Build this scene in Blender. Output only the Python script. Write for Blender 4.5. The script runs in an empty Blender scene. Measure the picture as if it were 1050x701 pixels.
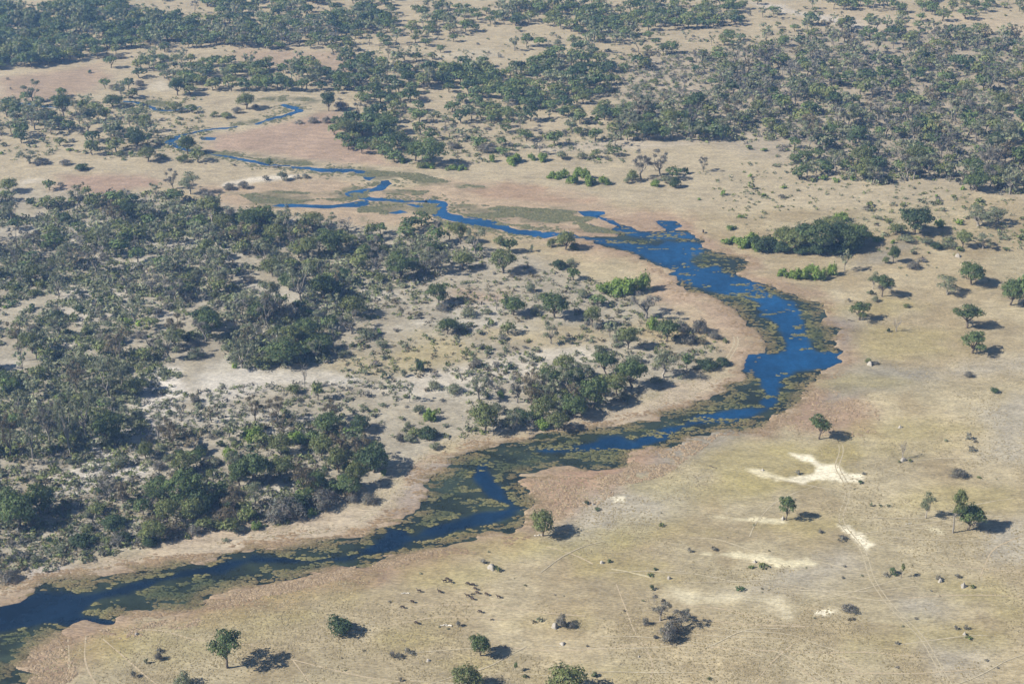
import bpy, math, random
import numpy as np
from mathutils import Vector

R = math.radians
SC = bpy.context.scene
COL = SC.collection
rng = np.random.default_rng(7)
random.seed(7)

# ------------------------------------------------------------------ camera, sky, sun, exposure
CAM_H, TILT, LENS = 340.0, 26.3, 50.0
FPX = 1050 * LENS / 36.0
cam_data = bpy.data.cameras.new("camera")
cam_data.lens = LENS
cam_data.sensor_width = 36.0
cam_data.clip_start = 1.0
cam_data.clip_end = 40000.0
cam = bpy.data.objects.new("camera", cam_data)
cam.location = (0, 0, CAM_H)
cam.rotation_euler = (R(90 - TILT), 0, 0)
COL.objects.link(cam)
SC.camera = cam

SUN_EL, SUN_SIDE = 38.0, 16.0          # the sun stands left of the view and a little behind the camera
to_sun = Vector((-math.cos(R(SUN_EL)) * math.cos(R(SUN_SIDE)), -math.cos(R(SUN_EL)) * math.sin(R(SUN_SIDE)), math.sin(R(SUN_EL))))
world = bpy.data.worlds.new("World")
SC.world = world
world.use_nodes = True
wn = world.node_tree.nodes
sky = wn.new("ShaderNodeTexSky")
sky.sky_type = 'NISHITA'
sky.sun_disc = False
sky.sun_elevation = R(SUN_EL)
sky.sun_rotation = math.atan2(to_sun.x, to_sun.y)
sky.altitude = 1000
sky.air_density = 1.0
sky.dust_density = 0.6
sky.ozone_density = 1.6
wn["Background"].inputs["Strength"].default_value = 0.05
world.node_tree.links.new(sky.outputs[0], wn["Background"].inputs[0])
sun_data = bpy.data.lights.new("sun", 'SUN')
sun_data.energy = 5.0
sun_data.angle = R(0.55)
sun_data.color = (1.0, 0.95, 0.89)
sun = bpy.data.objects.new("sun", sun_data)
sun.rotation_euler = (-to_sun).to_track_quat('-Z', 'Y').to_euler()
sun.location = (-600, -100, 900)
COL.objects.link(sun)
SC.view_settings.view_transform = 'Standard'
SC.view_settings.look = 'None'
SC.view_settings.gamma = 1.0
SC.view_settings.exposure = 0.80
SC.cycles.use_denoising = True
SC.cycles.max_bounces = 5
SC.cycles.diffuse_bounces = 2
SC.cycles.glossy_bounces = 2
SC.cycles.transmission_bounces = 2
SC.cycles.volume_bounces = 0
SC.cycles.caustics_reflective = False
SC.cycles.caustics_refractive = False
K_EXP = 1.55        # what a sunlit albedo of 1 comes out as (linear), to turn seen colours into albedos

# ------------------------------------------------------------------ picture point <-> ground point
ct, st = math.cos(R(TILT)), math.sin(R(TILT))


def ground(px, py):
    """the point of the flat plain seen at this place of the photograph"""
    u = (np.asarray(px, float) - 525.0) / FPX
    v = (350.5 - np.asarray(py, float)) / FPX
    dx, dy, dz = u, ct + v * st, -st + v * ct
    t = CAM_H / -dz
    return dx * t, dy * t


def picture(x, y):
    d = y * ct + CAM_H * st
    v = y * st - CAM_H * ct
    return 525.0 + FPX * x / d, 350.5 - FPX * v / d


def slant(px, py):
    x, y = ground(px, py)
    return y * ct + CAM_H * st


def gpoly(pts):
    a = np.array(pts, float)
    x, y = ground(a[:, 0], a[:, 1])
    return np.stack([x, y], 1)


def lin(c):
    c = np.asarray(c, float) / 255.0
    return np.where(c <= 0.04045, c / 12.92, ((c + 0.055) / 1.055) ** 2.4)


def alb(*c):
    v = lin(c) / K_EXP
    return v * .80 + v.mean() * .20 * np.array((1.0, 1.01, .93))


# ------------------------------------------------------------------ numpy noise and polygon distances
def _hash(ix, iy, seed):
    h = (ix.astype(np.int64) * 374761393 + iy.astype(np.int64) * 668265263 + seed * 974711) & 0xFFFFFFFF
    h = ((h ^ (h >> 13)) * 1274126177) & 0xFFFFFFFF
    return ((h ^ (h >> 16)) & 0xFFFF) / 65535.0


def vnoise(x, y, seed=0):
    ix, iy = np.floor(x), np.floor(y)
    fx, fy = x - ix, y - iy
    fx, fy = fx * fx * (3 - 2 * fx), fy * fy * (3 - 2 * fy)
    a, b = _hash(ix, iy, seed), _hash(ix + 1, iy, seed)
    c, d = _hash(ix, iy + 1, seed), _hash(ix + 1, iy + 1, seed)
    return (a * (1 - fx) + b * fx) * (1 - fy) + (c * (1 - fx) + d * fx) * fy


def fbm(x, y, scale, seed=0, oct=4):
    s, a, t = 0.0, 0.5, 0.0
    for k in range(oct):
        s = s + a * vnoise(x / scale, y / scale, seed + k * 17)
        t += a
        a *= 0.5
        scale *= 0.5
    return s / t


def sstep(a, b, x):
    t = np.clip((x - a) / (b - a), 0, 1)
    return t * t * (3 - 2 * t)


def sdist(poly, x, y, pad=60.0):
    """signed distance in metres, positive inside, -pad where further off than that"""
    out = np.full(x.shape, -pad)
    lo, hi = poly.min(0) - pad, poly.max(0) + pad
    m = (x > lo[0]) & (x < hi[0]) & (y > lo[1]) & (y < hi[1])
    if not m.any():
        return out
    X, Y = x[m], y[m]
    d2 = np.full(X.shape, 1e18)
    ins = np.zeros(X.shape, bool)
    n = len(poly)
    for i in range(n):
        ax, ay = poly[i]
        bx, by = poly[(i + 1) % n]
        ex, ey = bx - ax, by - ay
        L = ex * ex + ey * ey + 1e-12
        t = np.clip(((X - ax) * ex + (Y - ay) * ey) / L, 0, 1)
        d2 = np.minimum(d2, (X - ax - t * ex) ** 2 + (Y - ay - t * ey) ** 2)
        c = (ay > Y) != (by > Y)
        if abs(by - ay) > 1e-9:
            ins ^= c & (X < (bx - ax) * (Y - ay) / (by - ay) + ax)
    d = np.sqrt(d2)
    out[m] = np.maximum(np.where(ins, d, -d), -pad)
    return out


def chaikin(p, n=1):
    p = np.asarray(p, float)
    for _ in range(n):
        q = np.roll(p, -1, 0)
        p = np.stack([p * .75 + q * .25, p * .25 + q * .75], 1).reshape(-1, 2)
    return p


# ------------------------------------------------------------------ mesh helpers
def mesh_arrays(name, V, F, tint=None, mat=None, smooth=False):
    """V (n,3), F (m,3) or (m,4)"""
    me = bpy.data.meshes.new(name)
    V = np.ascontiguousarray(V, np.float32)
    F = np.ascontiguousarray(F, np.int32)
    k = F.shape[1]
    me.vertices.add(len(V))
    me.vertices.foreach_set("co", V.ravel())
    me.loops.add(F.size)
    me.loops.foreach_set("vertex_index", F.ravel())
    me.polygons.add(len(F))
    me.polygons.foreach_set("loop_start", np.arange(0, F.size, k, dtype=np.int32))
    me.polygons.foreach_set("loop_total", np.full(len(F), k, np.int32))
    if smooth:
        me.polygons.foreach_set("use_smooth", np.ones(len(F), bool))
    me.update(calc_edges=True)
    if tint is not None:
        at = me.color_attributes.new("tint", 'FLOAT_COLOR', 'POINT')
        c = np.ones((len(V), 4), np.float32)
        c[:, :3] = tint
        at.data.foreach_set("color", c.ravel())
    if mat:
        me.materials.append(mat)
    return me


def link(name, me, parent=None, loc=None, rz=0.0, scale=None):
    o = bpy.data.objects.new(name, me)
    COL.objects.link(o)
    if parent is not None:
        o.parent = parent
    if loc is not None:
        o.location = loc
    o.rotation_euler = (0, 0, rz)
    if scale is not None:
        o.scale = scale
    return o


def tag(o, label=None, cat=None, group=None, kind=None):
    if label:
        o["label"] = label
    if cat:
        o["category"] = cat
    if group:
        o["group"] = group
    if kind:
        o["kind"] = kind
    return o


# ------------------------------------------------------------------ materials
def new_mat(name):
    m = bpy.data.materials.new(name)
    m.use_nodes = True
    nt = m.node_tree
    b = nt.nodes["Principled BSDF"]
    return m, nt, b


def N(nt, typ, **kw):
    n = nt.nodes.new(typ)
    for k, v in kw.items():
        setattr(n, k, v)
    return n


def mathn(nt, op, a, b=None, clamp=False):
    n = N(nt, "ShaderNodeMath", operation=op, use_clamp=clamp)
    for i, v in enumerate((a, b)):
        if v is None:
            continue
        if hasattr(v, "links"):
            nt.links.new(v, n.inputs[i])
        else:
            n.inputs[i].default_value = v
    return n.outputs[0]


def noise(nt, vec, scale, detail=3.0, rough=0.55):
    n = N(nt, "ShaderNodeTexNoise")
    n.inputs["Scale"].default_value = scale
    n.inputs["Detail"].default_value = detail
    n.inputs["Roughness"].default_value = rough
    nt.links.new(vec, n.inputs["Vector"])
    return n.outputs["Fac"]


def ramp(nt, fac, a, b, lo, hi):
    n = N(nt, "ShaderNodeMapRange")
    nt.links.new(fac, n.inputs[0])
    for i, v in ((1, a), (2, b), (3, lo), (4, hi)):
        n.inputs[i].default_value = v
    return n.outputs[0]


def scale_col(nt, col, fac):
    n = N(nt, "ShaderNodeVectorMath", operation='SCALE')
    nt.links.new(col, n.inputs[0])
    nt.links.new(fac, n.inputs["Scale"])
    return n.outputs[0]


def mixc(nt, fac, a, b):
    n = N(nt, "ShaderNodeMix", data_type='RGBA')
    if hasattr(fac, "links"):
        nt.links.new(fac, n.inputs[0])
    else:
        n.inputs[0].default_value = fac
    for i, v in ((6, a), (7, b)):
        if hasattr(v, "links"):
            nt.links.new(v, n.inputs[i])
        else:
            n.inputs[i].default_value = (*v, 1)
    return n.outputs[2]


def ground_material():
    m, nt, b = new_mat("dry_ground")
    geo = N(nt, "ShaderNodeNewGeometry").outputs["Position"]
    soil = N(nt, "ShaderNodeVertexColor", layer_name="tint").outputs[0]
    mp = N(nt, "ShaderNodeMapping")
    nt.links.new(geo, mp.inputs[0])
    mp.inputs["Rotation"].default_value = (0, 0, 0.35)
    mp.inputs["Scale"].default_value = (0.45, 1.0, 1.0)
    n1 = noise(nt, geo, 0.035, 4)
    n2 = noise(nt, mp.outputs[0], 0.22, 5, 0.65)
    n3 = noise(nt, mp.outputs[0], 1.1, 4, 0.7)
    n4 = noise(nt, geo, 0.6, 2, 0.5)
    f = mathn(nt, 'MULTIPLY', ramp(nt, n1, .3, .7, .88, 1.10), ramp(nt, n2, .3, .7, .76, 1.22))
    f = mathn(nt, 'MULTIPLY', f, ramp(nt, n3, .32, .68, .66, 1.30))
    c = scale_col(nt, soil, f)
    n5 = noise(nt, geo, 2.1, 3, 0.6)
    f = mathn(nt, 'MULTIPLY', f, ramp(nt, n5, .32, .68, .78, 1.22))
    # dark tufts of stubble
    tuft = ramp(nt, n4, .60, .70, 0.0, 0.30)
    c = mixc(nt, tuft, c, scale_col(nt, soil, mathn(nt, 'MULTIPLY', f, 0.62)))
    nt.links.new(c, b.inputs["Base Color"])
    b.inputs["Roughness"].default_value = 0.95
    b.inputs["Specular IOR Level"].default_value = 0.1
    bp = N(nt, "ShaderNodeBump")
    bp.inputs["Strength"].default_value = 0.55
    bp.inputs["Distance"].default_value = 0.8
    h = mathn(nt, 'ADD', mathn(nt, 'MULTIPLY', n2, 0.8), mathn(nt, 'MULTIPLY', n3, 0.5))
    nt.links.new(h, bp.inputs["Height"])
    nt.links.new(bp.outputs[0], b.inputs["Normal"])
    return m


def water_material():
    m, nt, b = new_mat("river_water")
    geo = N(nt, "ShaderNodeNewGeometry").outputs["Position"]
    t = N(nt, "ShaderNodeVertexColor", layer_name="tint").outputs[0]
    n1 = noise(nt, geo, 0.25, 4, .65)
    n2 = noise(nt, geo, 0.9, 3, .6)
    n0 = noise(nt, geo, 0.03, 4, .6)
    f = mathn(nt, 'MULTIPLY', ramp(nt, n1, .3, .7, .78, 1.22), ramp(nt, n2, .3, .7, .85, 1.15))
    f = mathn(nt, 'MULTIPLY', f, ramp(nt, n0, .35, .65, .7, 1.3))
    nt.links.new(ramp(nt, n0, .35, .65, .06, .26), b.inputs['Roughness'])
    nt.links.new(scale_col(nt, t, f), b.inputs["Base Color"])
    b.inputs["Roughness"].default_value = 0.12
    b.inputs["IOR"].default_value = 1.33
    b.inputs["Specular IOR Level"].default_value = 0.5
    bp = N(nt, "ShaderNodeBump")
    bp.inputs["Strength"].default_value = 0.25
    bp.inputs["Distance"].default_value = 0.12
    nt.links.new(noise(nt, geo, 0.8, 3, .6), bp.inputs["Height"])
    nt.links.new(bp.outputs[0], b.inputs["Normal"])
    return m


def tint_material(name, rough=0.8, vary=0.0, trans=0.0, nscale=None):
    m, nt, b = new_mat(name)
    c = N(nt, "ShaderNodeVertexColor", layer_name="tint").outputs[0]
    if vary:
        r = N(nt, "ShaderNodeObjectInfo").outputs["Random"]
        c = scale_col(nt, c, ramp(nt, r, 0, 1, 1 - vary, 1 + vary))
    if nscale:
        geo = N(nt, "ShaderNodeNewGeometry").outputs["Position"]
        c = scale_col(nt, c, ramp(nt, noise(nt, geo, nscale, 4, .65), .3, .7, .75, 1.25))
    nt.links.new(c, b.inputs["Base Color"])
    b.inputs["Roughness"].default_value = rough
    b.inputs["Specular IOR Level"].default_value = 0.2
    if trans:
        tr = N(nt, "ShaderNodeBsdfTranslucent")
        nt.links.new(c, tr.inputs[0])
        mx = N(nt, "ShaderNodeMixShader")
        mx.inputs[0].default_value = trans
        nt.links.new(b.outputs[0], mx.inputs[1])
        nt.links.new(tr.outputs[0], mx.inputs[2])
        nt.links.new(mx.outputs[0], nt.nodes["Material Output"].inputs[0])
    return m


M_GROUND = ground_material()
M_WATER = water_material()
M_LEAF = tint_material("foliage", 0.6, 0.18, 0.34)
M_BARK = tint_material("bark", 0.9, 0.15, 0, 2.0)
M_TUFT = tint_material("marsh_plants", 0.8, 0, 0.1)
M_SAND = tint_material("bare_sand", 0.95, 0, 0, 0.8)
M_CLAY = tint_material("mound_clay", 0.95, 0.1, 0, 1.5)
M_HIDE = tint_material("animal_hide", 0.8, 0.2)

# ------------------------------------------------------------------ THE LAYOUT, traced on the ground plan
NEAR_BANK = [(-60, 640), (0, 616), (30, 606), (50, 599), (75, 594), (105, 592), (120, 586), (140, 583), (165, 578), (180, 574), (210, 573), (250, 563),
             (270, 561), (289, 559), (304, 558), (338, 553), (366, 551), (384, 541), (394, 537), (420, 528), (432, 518), (434, 506), (437, 496), (440, 487),
             (456, 480), (466, 469), (478, 463), (490, 461), (508, 458), (518, 454), (534, 453), (550, 445), (572, 444), (600, 439), (630, 434), (650, 431),
             (670, 429), (682, 422), (696, 418), (704, 416), (724, 410), (742, 400), (758, 388), (768, 378), (764, 370), (768, 366), (784, 363), (785, 356),
             (782, 344), (773, 338), (771, 335), (762, 328), (754, 318), (744, 310), (730, 303), (714, 301), (704, 299), (698, 293), (692, 288), (687, 282),
             (687, 278), (670, 272), (650, 261), (642, 258), (630, 255), (616, 249), (590, 245), (575, 243)]
FAR_BANK = [(575, 239), (600, 240), (622, 240), (634, 240), (628, 232), (630, 226), (642, 230), (656, 237), (682, 236), (678, 231), (672, 223), (688, 225), (702, 231), (690, 236), (706, 238), (710, 243), (719, 246),
            (718, 252), (728, 257), (750, 260), (770, 268), (758, 279), (770, 284), (778, 290), (796, 294), (816, 302), (834, 308), (840, 310), (844, 320), (848, 332), (860, 340),
            (856, 350), (862, 360), (858, 374), (840, 380), (838, 386), (828, 396), (822, 408), (818, 418), (804, 425), (790, 424), (778, 432), (777, 437),
            (758, 438), (740, 440), (714, 448), (690, 456), (668, 460), (652, 464), (648, 474), (642, 480), (630, 483), (608, 484), (586, 478),
            (564, 481), (540, 485), (528, 490), (540, 500), (548, 512), (550, 518), (540, 528), (538, 536), (520, 542), (500, 546), (482, 554), (460, 559),
            (420, 567), (396, 572), (388, 578), (370, 581), (346, 582), (338, 587), (310, 594), (290, 596), (270, 598), (250, 602), (230, 608), (210, 612),
            (210, 618), (196, 627), (180, 626), (160, 624), (140, 626), (123, 630), (122, 637), (112, 640), (94, 642), (78, 641), (74, 647), (58, 652), (43, 660),
            (34, 666), (28, 678), (14, 684), (28, 692), (28, 702), (10, 730), (-60, 760)]
WET = gpoly(chaikin(NEAR_BANK + FAR_BANK, 1))
OPEN = [gpoly(p) for p in (
    [(-60, 642), (0, 617), (40, 606), (62, 608), (75, 612), (100, 608), (125, 600), (150, 592), (175, 587), (210, 580), (230, 574), (260, 568), (290, 570),
     (310, 572), (340, 571), (360, 566), (380, 560), (392, 548), (396, 540), (420, 540), (424, 546), (435, 542), (460, 536), (480, 531), (500, 525), (515, 521), (519, 517),
     (512, 512), (500, 508), (492, 502), (490, 497), (484, 490), (483, 484), (489, 478), (495, 474), (500, 472), (503, 474), (502, 478), (507, 492), (513, 500),
     (520, 508), (530, 516), (540, 519), (537, 522), (525, 527), (510, 532), (490, 538), (470, 543), (455, 547), (440, 550), (430, 553),
     (420, 556), (400, 564), (385, 570), (370, 572), (345, 575), (320, 577), (300, 578), (280, 577), (255, 577), (240, 582), (225, 586), (210, 588),
     (190, 592), (170, 598), (150, 604), (125, 609), (105, 612), (95, 618), (92, 626), (105, 632), (122, 637), (112, 642), (78, 643), (74, 645), (62, 640),
     (50, 637), (30, 641), (0, 646), (-60, 662)],
    [(552, 461), (565, 459), (585, 457), (604, 455), (616, 449), (634, 447), (650, 451), (660, 446), (680, 438), (692, 435), (705, 430), (715, 423), (740, 421), (760, 418), (780, 416),
     (782, 408), (783, 400), (778, 392), (775, 385), (766, 378), (762, 370), (768, 364), (790, 362), (806, 359), (803, 345), (796, 338), (798, 330), (790, 325), (780, 322),
     (778, 312), (770, 308), (760, 303), (745, 301), (730, 298), (712, 294), (698, 289), (690, 282), (686, 276), (670, 268), (650, 258), (642, 256), (630, 252),
     (616, 248), (590, 244), (575, 243), (575, 239), (590, 240), (620, 244), (640, 247), (660, 251), (675, 252), (684, 247), (695, 249), (705, 248), (718, 250), (722, 258), (712, 262), (706, 268),
     (720, 276), (735, 272), (740, 278), (755, 281), (770, 286), (780, 292), (790, 300), (800, 306), (815, 309), (820, 318), (822, 328), (828, 340), (830, 350), (834, 362),
     (862, 362), (858, 376), (840, 377), (815, 380), (808, 386), (800, 394), (797, 400), (800, 406), (795, 412), (797, 416), (788, 420), (775, 423), (755, 427), (740, 432),
     (725, 434), (705, 438), (695, 440), (690, 446), (675, 450), (660, 458), (650, 462), (636, 460), (615, 459), (600, 461), (580, 463), (558, 463)],
    [(626, 230), (642, 231), (656, 237), (676, 238), (704, 239), (712, 244), (690, 244), (670, 246), (650, 242), (635, 238)],
    [(668, 222), (688, 224), (704, 231), (690, 237), (680, 236)],
)]

grid_dep = np.concatenate([np.linspace(R(88), R(43), 24), np.arange(R(42.6), R(11.5), -0.00125), np.geomspace(R(11.4), R(1.6), 46)])
grid_az = np.concatenate([np.linspace(-R(100), -R(27.5), 26), np.arange(-R(27), R(27), 0.0013), np.linspace(R(27.5), R(100), 26)])
DEP, AZ = np.meshgrid(grid_dep, grid_az, indexing='ij')
RAD = CAM_H / np.tan(DEP)
GX, GY = RAD * np.sin(AZ), RAD * np.cos(AZ)
nr, nc = GX.shape
gx, gy = GX.ravel(), GY.ravel()
ppx, ppy = picture(gx, gy)

WARP = fbm(gx, gy, 14, 3, 4) - 0.5
WARP2 = fbm(gx, gy, 45, 9, 4) - 0.5
FRAY = fbm(gx, gy, 4.5, 27, 3) - 0.5
RAG = fbm(gx * 0.35, gy, 5.5, 21, 3) - 0.5         # ragged, drawn out across the view


def open_water(x, y):
    s = np.full(np.shape(x), -60.0)
    for p in OPEN:
        s = np.maximum(s, sdist(p, x, y))
    return s


sd_wet = sdist(WET, gx, gy, 90.0) + WARP * 6 + RAG * 11
sd_open = open_water(gx, gy)

# ------------------------------------------------------------------ ground colours (what the soil and the grass are, place by place)
soil = np.empty((gx.size, 3))
soil[:] = alb(184, 172, 138)


def lay(color, mask):
    soil[:] = soil * (1 - mask[:, None]) + np.asarray(color) * mask[:, None]


def zone(color, pts, soft=8.0, amt=1.0, warp=14.0, thin=False):
    p = gpoly(pts)
    d = sdist(p, gx, gy, 70.0) + WARP * warp + (FRAY * 4.5 if thin else WARP2 * warp)
    lay(alb(*color), amt * sstep(-soft, soft, d))


def blob(color, x, y, rx, ry, amt=0.8):
    a = np.linspace(0, 2 * math.pi, 14, endpoint=False)
    zone(color, np.stack([x + rx * np.cos(a), y + ry * np.sin(a)], 1), 9, amt, 22)


big = fbm(gx, gy, 120, 31, 4)
lay(alb(178, 161, 126), 0.6 * sstep(.42, .62, big))
big2 = fbm(gx, gy, 60, 37, 5)
lay(alb(203, 188, 150), 0.6 * sstep(.50, .66, big2))
mid = fbm(gx, gy, 22, 41, 4)
lay(alb(168, 150, 112), 0.5 * sstep(.56, .70, mid))
lay(alb(206, 194, 160), 0.4 * sstep(.42, .30, mid))
# left of the river: greyer soil under the woodland
zone((178, 172, 157), [(-200, 190), (110, 190), (215, 205), (330, 222), (420, 235), (540, 262), (690, 320), (740, 360), (700, 400), (600, 430), (520, 450), (460, 455), (400, 500),
                       (300, 540), (150, 565), (0, 590), (-200, 640)], 12, 0.8)
blob((190, 174, 118), 440, 360, 45, 16, .6)
blob((190, 174, 118), 385, 372, 45, 12, .5)
blob((180, 152, 128), 490, 306, 26, 8, .7)
blob((186, 168, 118), 560, 345, 60, 10, .5)
blob((186, 166, 118), 690, 345, 40, 14, .7)
wood = sdist(gpoly([(-200, 190), (110, 196), (215, 212), (330, 228), (420, 245), (560, 330), (620, 370), (600, 400), (480, 440), (400, 480), (300, 525), (150, 555), (0, 575), (-200, 600)]), gx, gy, 70.0)
lay(alb(206, 202, 192), .5 * sstep(-5, 20, wood) * sstep(.56, .66, fbm(gx * .6, gy, 30, 83, 4)))
lay(alb(160, 150, 128), .45 * sstep(-5, 20, wood) * sstep(.58, .70, fbm(gx, gy, 18, 87, 4)))
# far plains
zone((188, 176, 150), [(-100, -20), (1150, -20), (1150, 190), (860, 215), (700, 215), (420, 190), (215, 200), (-100, 190)], 15, .75)
zone((172, 148, 128), [(0, 80), (100, 66), (122, 76), (90, 95), (50, 105), (0, 105)], 12, .8)
zone((176, 146, 128), [(60, 178), (150, 178), (172, 190), (110, 200), (60, 195)], 8, .8)
zone((178, 154, 134), [(240, 50), (360, 55), (380, 80), (330, 75), (250, 65)], 12, .7)
zone((178, 150, 132), [(210, 140), (300, 122), (345, 112), (390, 160), (420, 172), (350, 168), (280, 160), (215, 152)], 8, .8)
zone((176, 166, 150), [(640, 60), (760, 50), (850, 30), (1050, 35), (1050, 205), (960, 185), (800, 165), (740, 150), (640, 140)], 12, .7)
zone((196, 186, 172), [(530, 150), (640, 142), (700, 148), (640, 155), (560, 156)], 5, .6)
zone((198, 190, 170), [(430, 56), (500, 50), (520, 58), (470, 64)], 6, .6)
# reddish mud and sedge left by the falling water
pink = (182, 155, 130)
zone((186, 164, 138), [(200, 190), (330, 182), (420, 195), (450, 182), (520, 186), (580, 195), (640, 215), (700, 222), (730, 240), (735, 262), (690, 275), (640, 262),
                       (560, 248), (470, 235), (420, 228), (380, 234), (330, 226), (260, 215), (215, 205)], 9, .85)
zone((176, 144, 118), [(470, 195), (520, 187), (560, 192), (545, 202), (600, 206), (520, 206)], 5, .6)
rim = sstep(-30, -2, sd_wet + WARP2 * 60 + WARP * 30 - 4)
rim_in = sstep(0, 1, rim)
lay(alb(*pink), 0.52 * rim_in)
lay(alb(166, 140, 116), 0.5 * sstep(-14, -2, sd_wet + WARP * 16))
zone((174, 142, 118), [(822, 402), (870, 396), (900, 420), (905, 448), (820, 446), (790, 432)], 8, .75)
zone((178, 144, 118), [(552, 482), (600, 482), (652, 465), (690, 458), (742, 443), (720, 462), (680, 490), (640, 500), (600, 490)], 6, .8)
zone((182, 148, 122), [(536, 490), (600, 486), (640, 500), (600, 530), (560, 540), (548, 515)], 7, .75)
zone((166, 138, 112), [(80, 643), (125, 639), (180, 630), (210, 618), (400, 577), (470, 562), (420, 590), (300, 622), (200, 640), (140, 652), (70, 695), (30, 705), (35, 672), (60, 654)], 7, .7)
zone((176, 140, 112), [(210, 613), (340, 588), (336, 600), (250, 618), (200, 626)], 4, .6)
# left bank strip
zone((198, 184, 160), [(0, 612), (120, 582), (250, 560), (380, 540), (440, 484), (480, 462), (560, 444), (660, 428), (740, 396), (760, 366), (700, 400), (620, 424), (540, 440),
                       (470, 452), (420, 492), (340, 536), (250, 552), (120, 572), (0, 598)], 6, .85)
zone((170, 158, 148), [(420, 484), (458, 472), (480, 464), (470, 474), (440, 490), (428, 518), (405, 528), (402, 516)], 5, .7, 5)
zone((196, 170, 144), [(650, 262), (690, 285), (760, 335), (782, 360), (750, 380), (720, 340), (680, 305), (650, 290), (660, 275)], 6, .5)
# grey silt
for pts in ([(700, 440), (760, 432), (764, 448), (720, 470), (680, 482), (650, 498), (638, 492), (670, 470)], [(846, 384), (900, 372), (955, 376), (968, 390), (910, 402), (850, 412)],
            [(896, 262), (930, 250), (920, 262), (880, 272)]):
    zone((158, 154, 142), pts, 9, .85)
for pts in ([(600, 510), (680, 490), (740, 480), (720, 510), (660, 545), (600, 562), (550, 568)], [(740, 604), (800, 588), (860, 568), (884, 580), (830, 602), (780, 612)],
            [(1000, 420), (1060, 405), (1060, 480), (1010, 470)], [(1000, 540), (1060, 530), (1060, 580), (1010, 575)], [(945, 662), (1010, 664), (1005, 692), (960, 692)],
            [(920, 612), (960, 612), (970, 630), (940, 630)], [(960, 378), (1060, 365), (1060, 385), (980, 388)], [(858, 300), (880, 320), (885, 335), (862, 330)]):
    zone((186, 179, 162), pts, 9, .85)
zone((150, 140, 134), [(842, 325), (876, 328), (884, 345), (862, 362), (850, 345)], 6, .55)
# yellow-green grass
for b_ in ((520, 560, 60, 10), (470, 590, 55, 13), (175, 657, 55, 20), (110, 668, 30, 12), (430, 655, 50, 18), (720, 500, 70, 20), (790, 478, 90, 26), (930, 350, 55, 20), (640, 577, 45, 8),
           (700, 592, 34, 12), (980, 512, 66, 18), (940, 442, 85, 16), (900, 658, 28, 6), (985, 652, 30, 9), (990, 600, 38, 8), (860, 462, 66, 12), (560, 642, 45, 9), (590, 556, 45, 10),
           (700, 546, 66, 10), (900, 316, 60, 8), (820, 540, 60, 8), (330, 610, 50, 10), (880, 392, 55, 8), (260, 632, 60, 10), (600, 690, 60, 10), (480, 680, 50, 8), (1040, 626, 18, 8)):
    blob((180, 168, 98), *b_, amt=.46)
# salt pans and bare sand
for c, pts in (((208, 204, 197), [(204, 384), (260, 379), (320, 383), (366, 388), (360, 394), (300, 398), (260, 404), (236, 412), (204, 416), (206, 395)]),
               ((208, 201, 188), [(430, 385), (470, 378), (500, 372), (540, 362), (600, 358), (620, 365), (560, 375), (500, 388), (440, 398), (400, 405), (355, 402), (400, 392)]),
               ((214, 209, 204), [(90, 458), (112, 452), (134, 468), (152, 478), (148, 490), (112, 490), (100, 502), (60, 502), (50, 495), (85, 480)]),
               ((210, 202, 190), [(20, 345), (60, 340), (112, 334), (122, 350), (90, 362), (40, 364)]),
               ((226, 221, 215), [(158, 380), (178, 378), (182, 424), (150, 418), (140, 400)]),
               ((200, 194, 188), [(128, 425), (164, 428), (152, 446), (126, 442)]),
               ((205, 198, 186), [(60, 296), (130, 292), (140, 316), (90, 330), (60, 318)]),
               ((200, 192, 184), [(40, 575), (78, 570), (70, 584), (36, 590)]),
               ((200, 194, 184), [(0, 368), (30, 366), (28, 378), (0, 380)]),
               ((190, 182, 168), [(150, 308), (185, 312), (180, 324), (150, 320)])):
    zone(c, pts, 6, .85, 16)
pale = (255, 248, 222)
for pts in ([(810, 465), (830, 466), (842, 474), (858, 476), (870, 485), (885, 488), (882, 494), (862, 494), (840, 492), (812, 494), (806, 492), (822, 489), (836, 484), (836, 478), (822, 473)],
            [(766, 481), (785, 484), (806, 491), (800, 492), (784, 489), (776, 486)], [(736, 530), (770, 531), (804, 531), (804, 536), (770, 535)],
            [(858, 537), (872, 540), (882, 548), (894, 558), (888, 564), (878, 556), (866, 549), (858, 546)],
            [(716, 567), (762, 568), (786, 568), (804, 573), (842, 575), (842, 580), (820, 581), (798, 581), (782, 577), (768, 572)],
            [(834, 625), (858, 622), (861, 628), (852, 630), (836, 630)],
            [(948, 538), (962, 540), (974, 546), (968, 549), (954, 545)], [(624, 508), (640, 509), (643, 514), (630, 515)]):
    zone(pale if 805 < pts[0][0] < 870 or pts[0][0] in (624, 834) else (236, 227, 190), pts, 1.2, .95, 5, True)
zone((244, 235, 202), [(688, 600), (704, 603), (726, 607), (750, 607), (768, 604), (766, 610), (802, 610), (806, 618), (814, 632), (808, 638), (796, 626), (774, 618), (758, 616),
                       (730, 619), (704, 623), (690, 616), (678, 612)], 4, .58, 10)
zone((225, 218, 205), [(228, 187), (258, 182), (285, 180), (312, 178), (304, 183), (270, 186), (252, 190), (226, 191)], 2, .9, 3, True)
zone((208, 203, 198), [(760, 2), (800, 5), (815, 13), (840, 15), (870, 19), (912, 21), (922, 29), (880, 31), (840, 21), (800, 11)], 9, .8, 12)
zone((198, 182, 156), [(842, 13), (960, 15), (1060, 21), (1060, 40), (980, 33), (900, 32)], 9, .7)
zone((212, 204, 190), [(18, 187), (30, 183), (50, 184), (48, 187), (32, 187), (24, 192)], 3, .8, 3, True)
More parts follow.
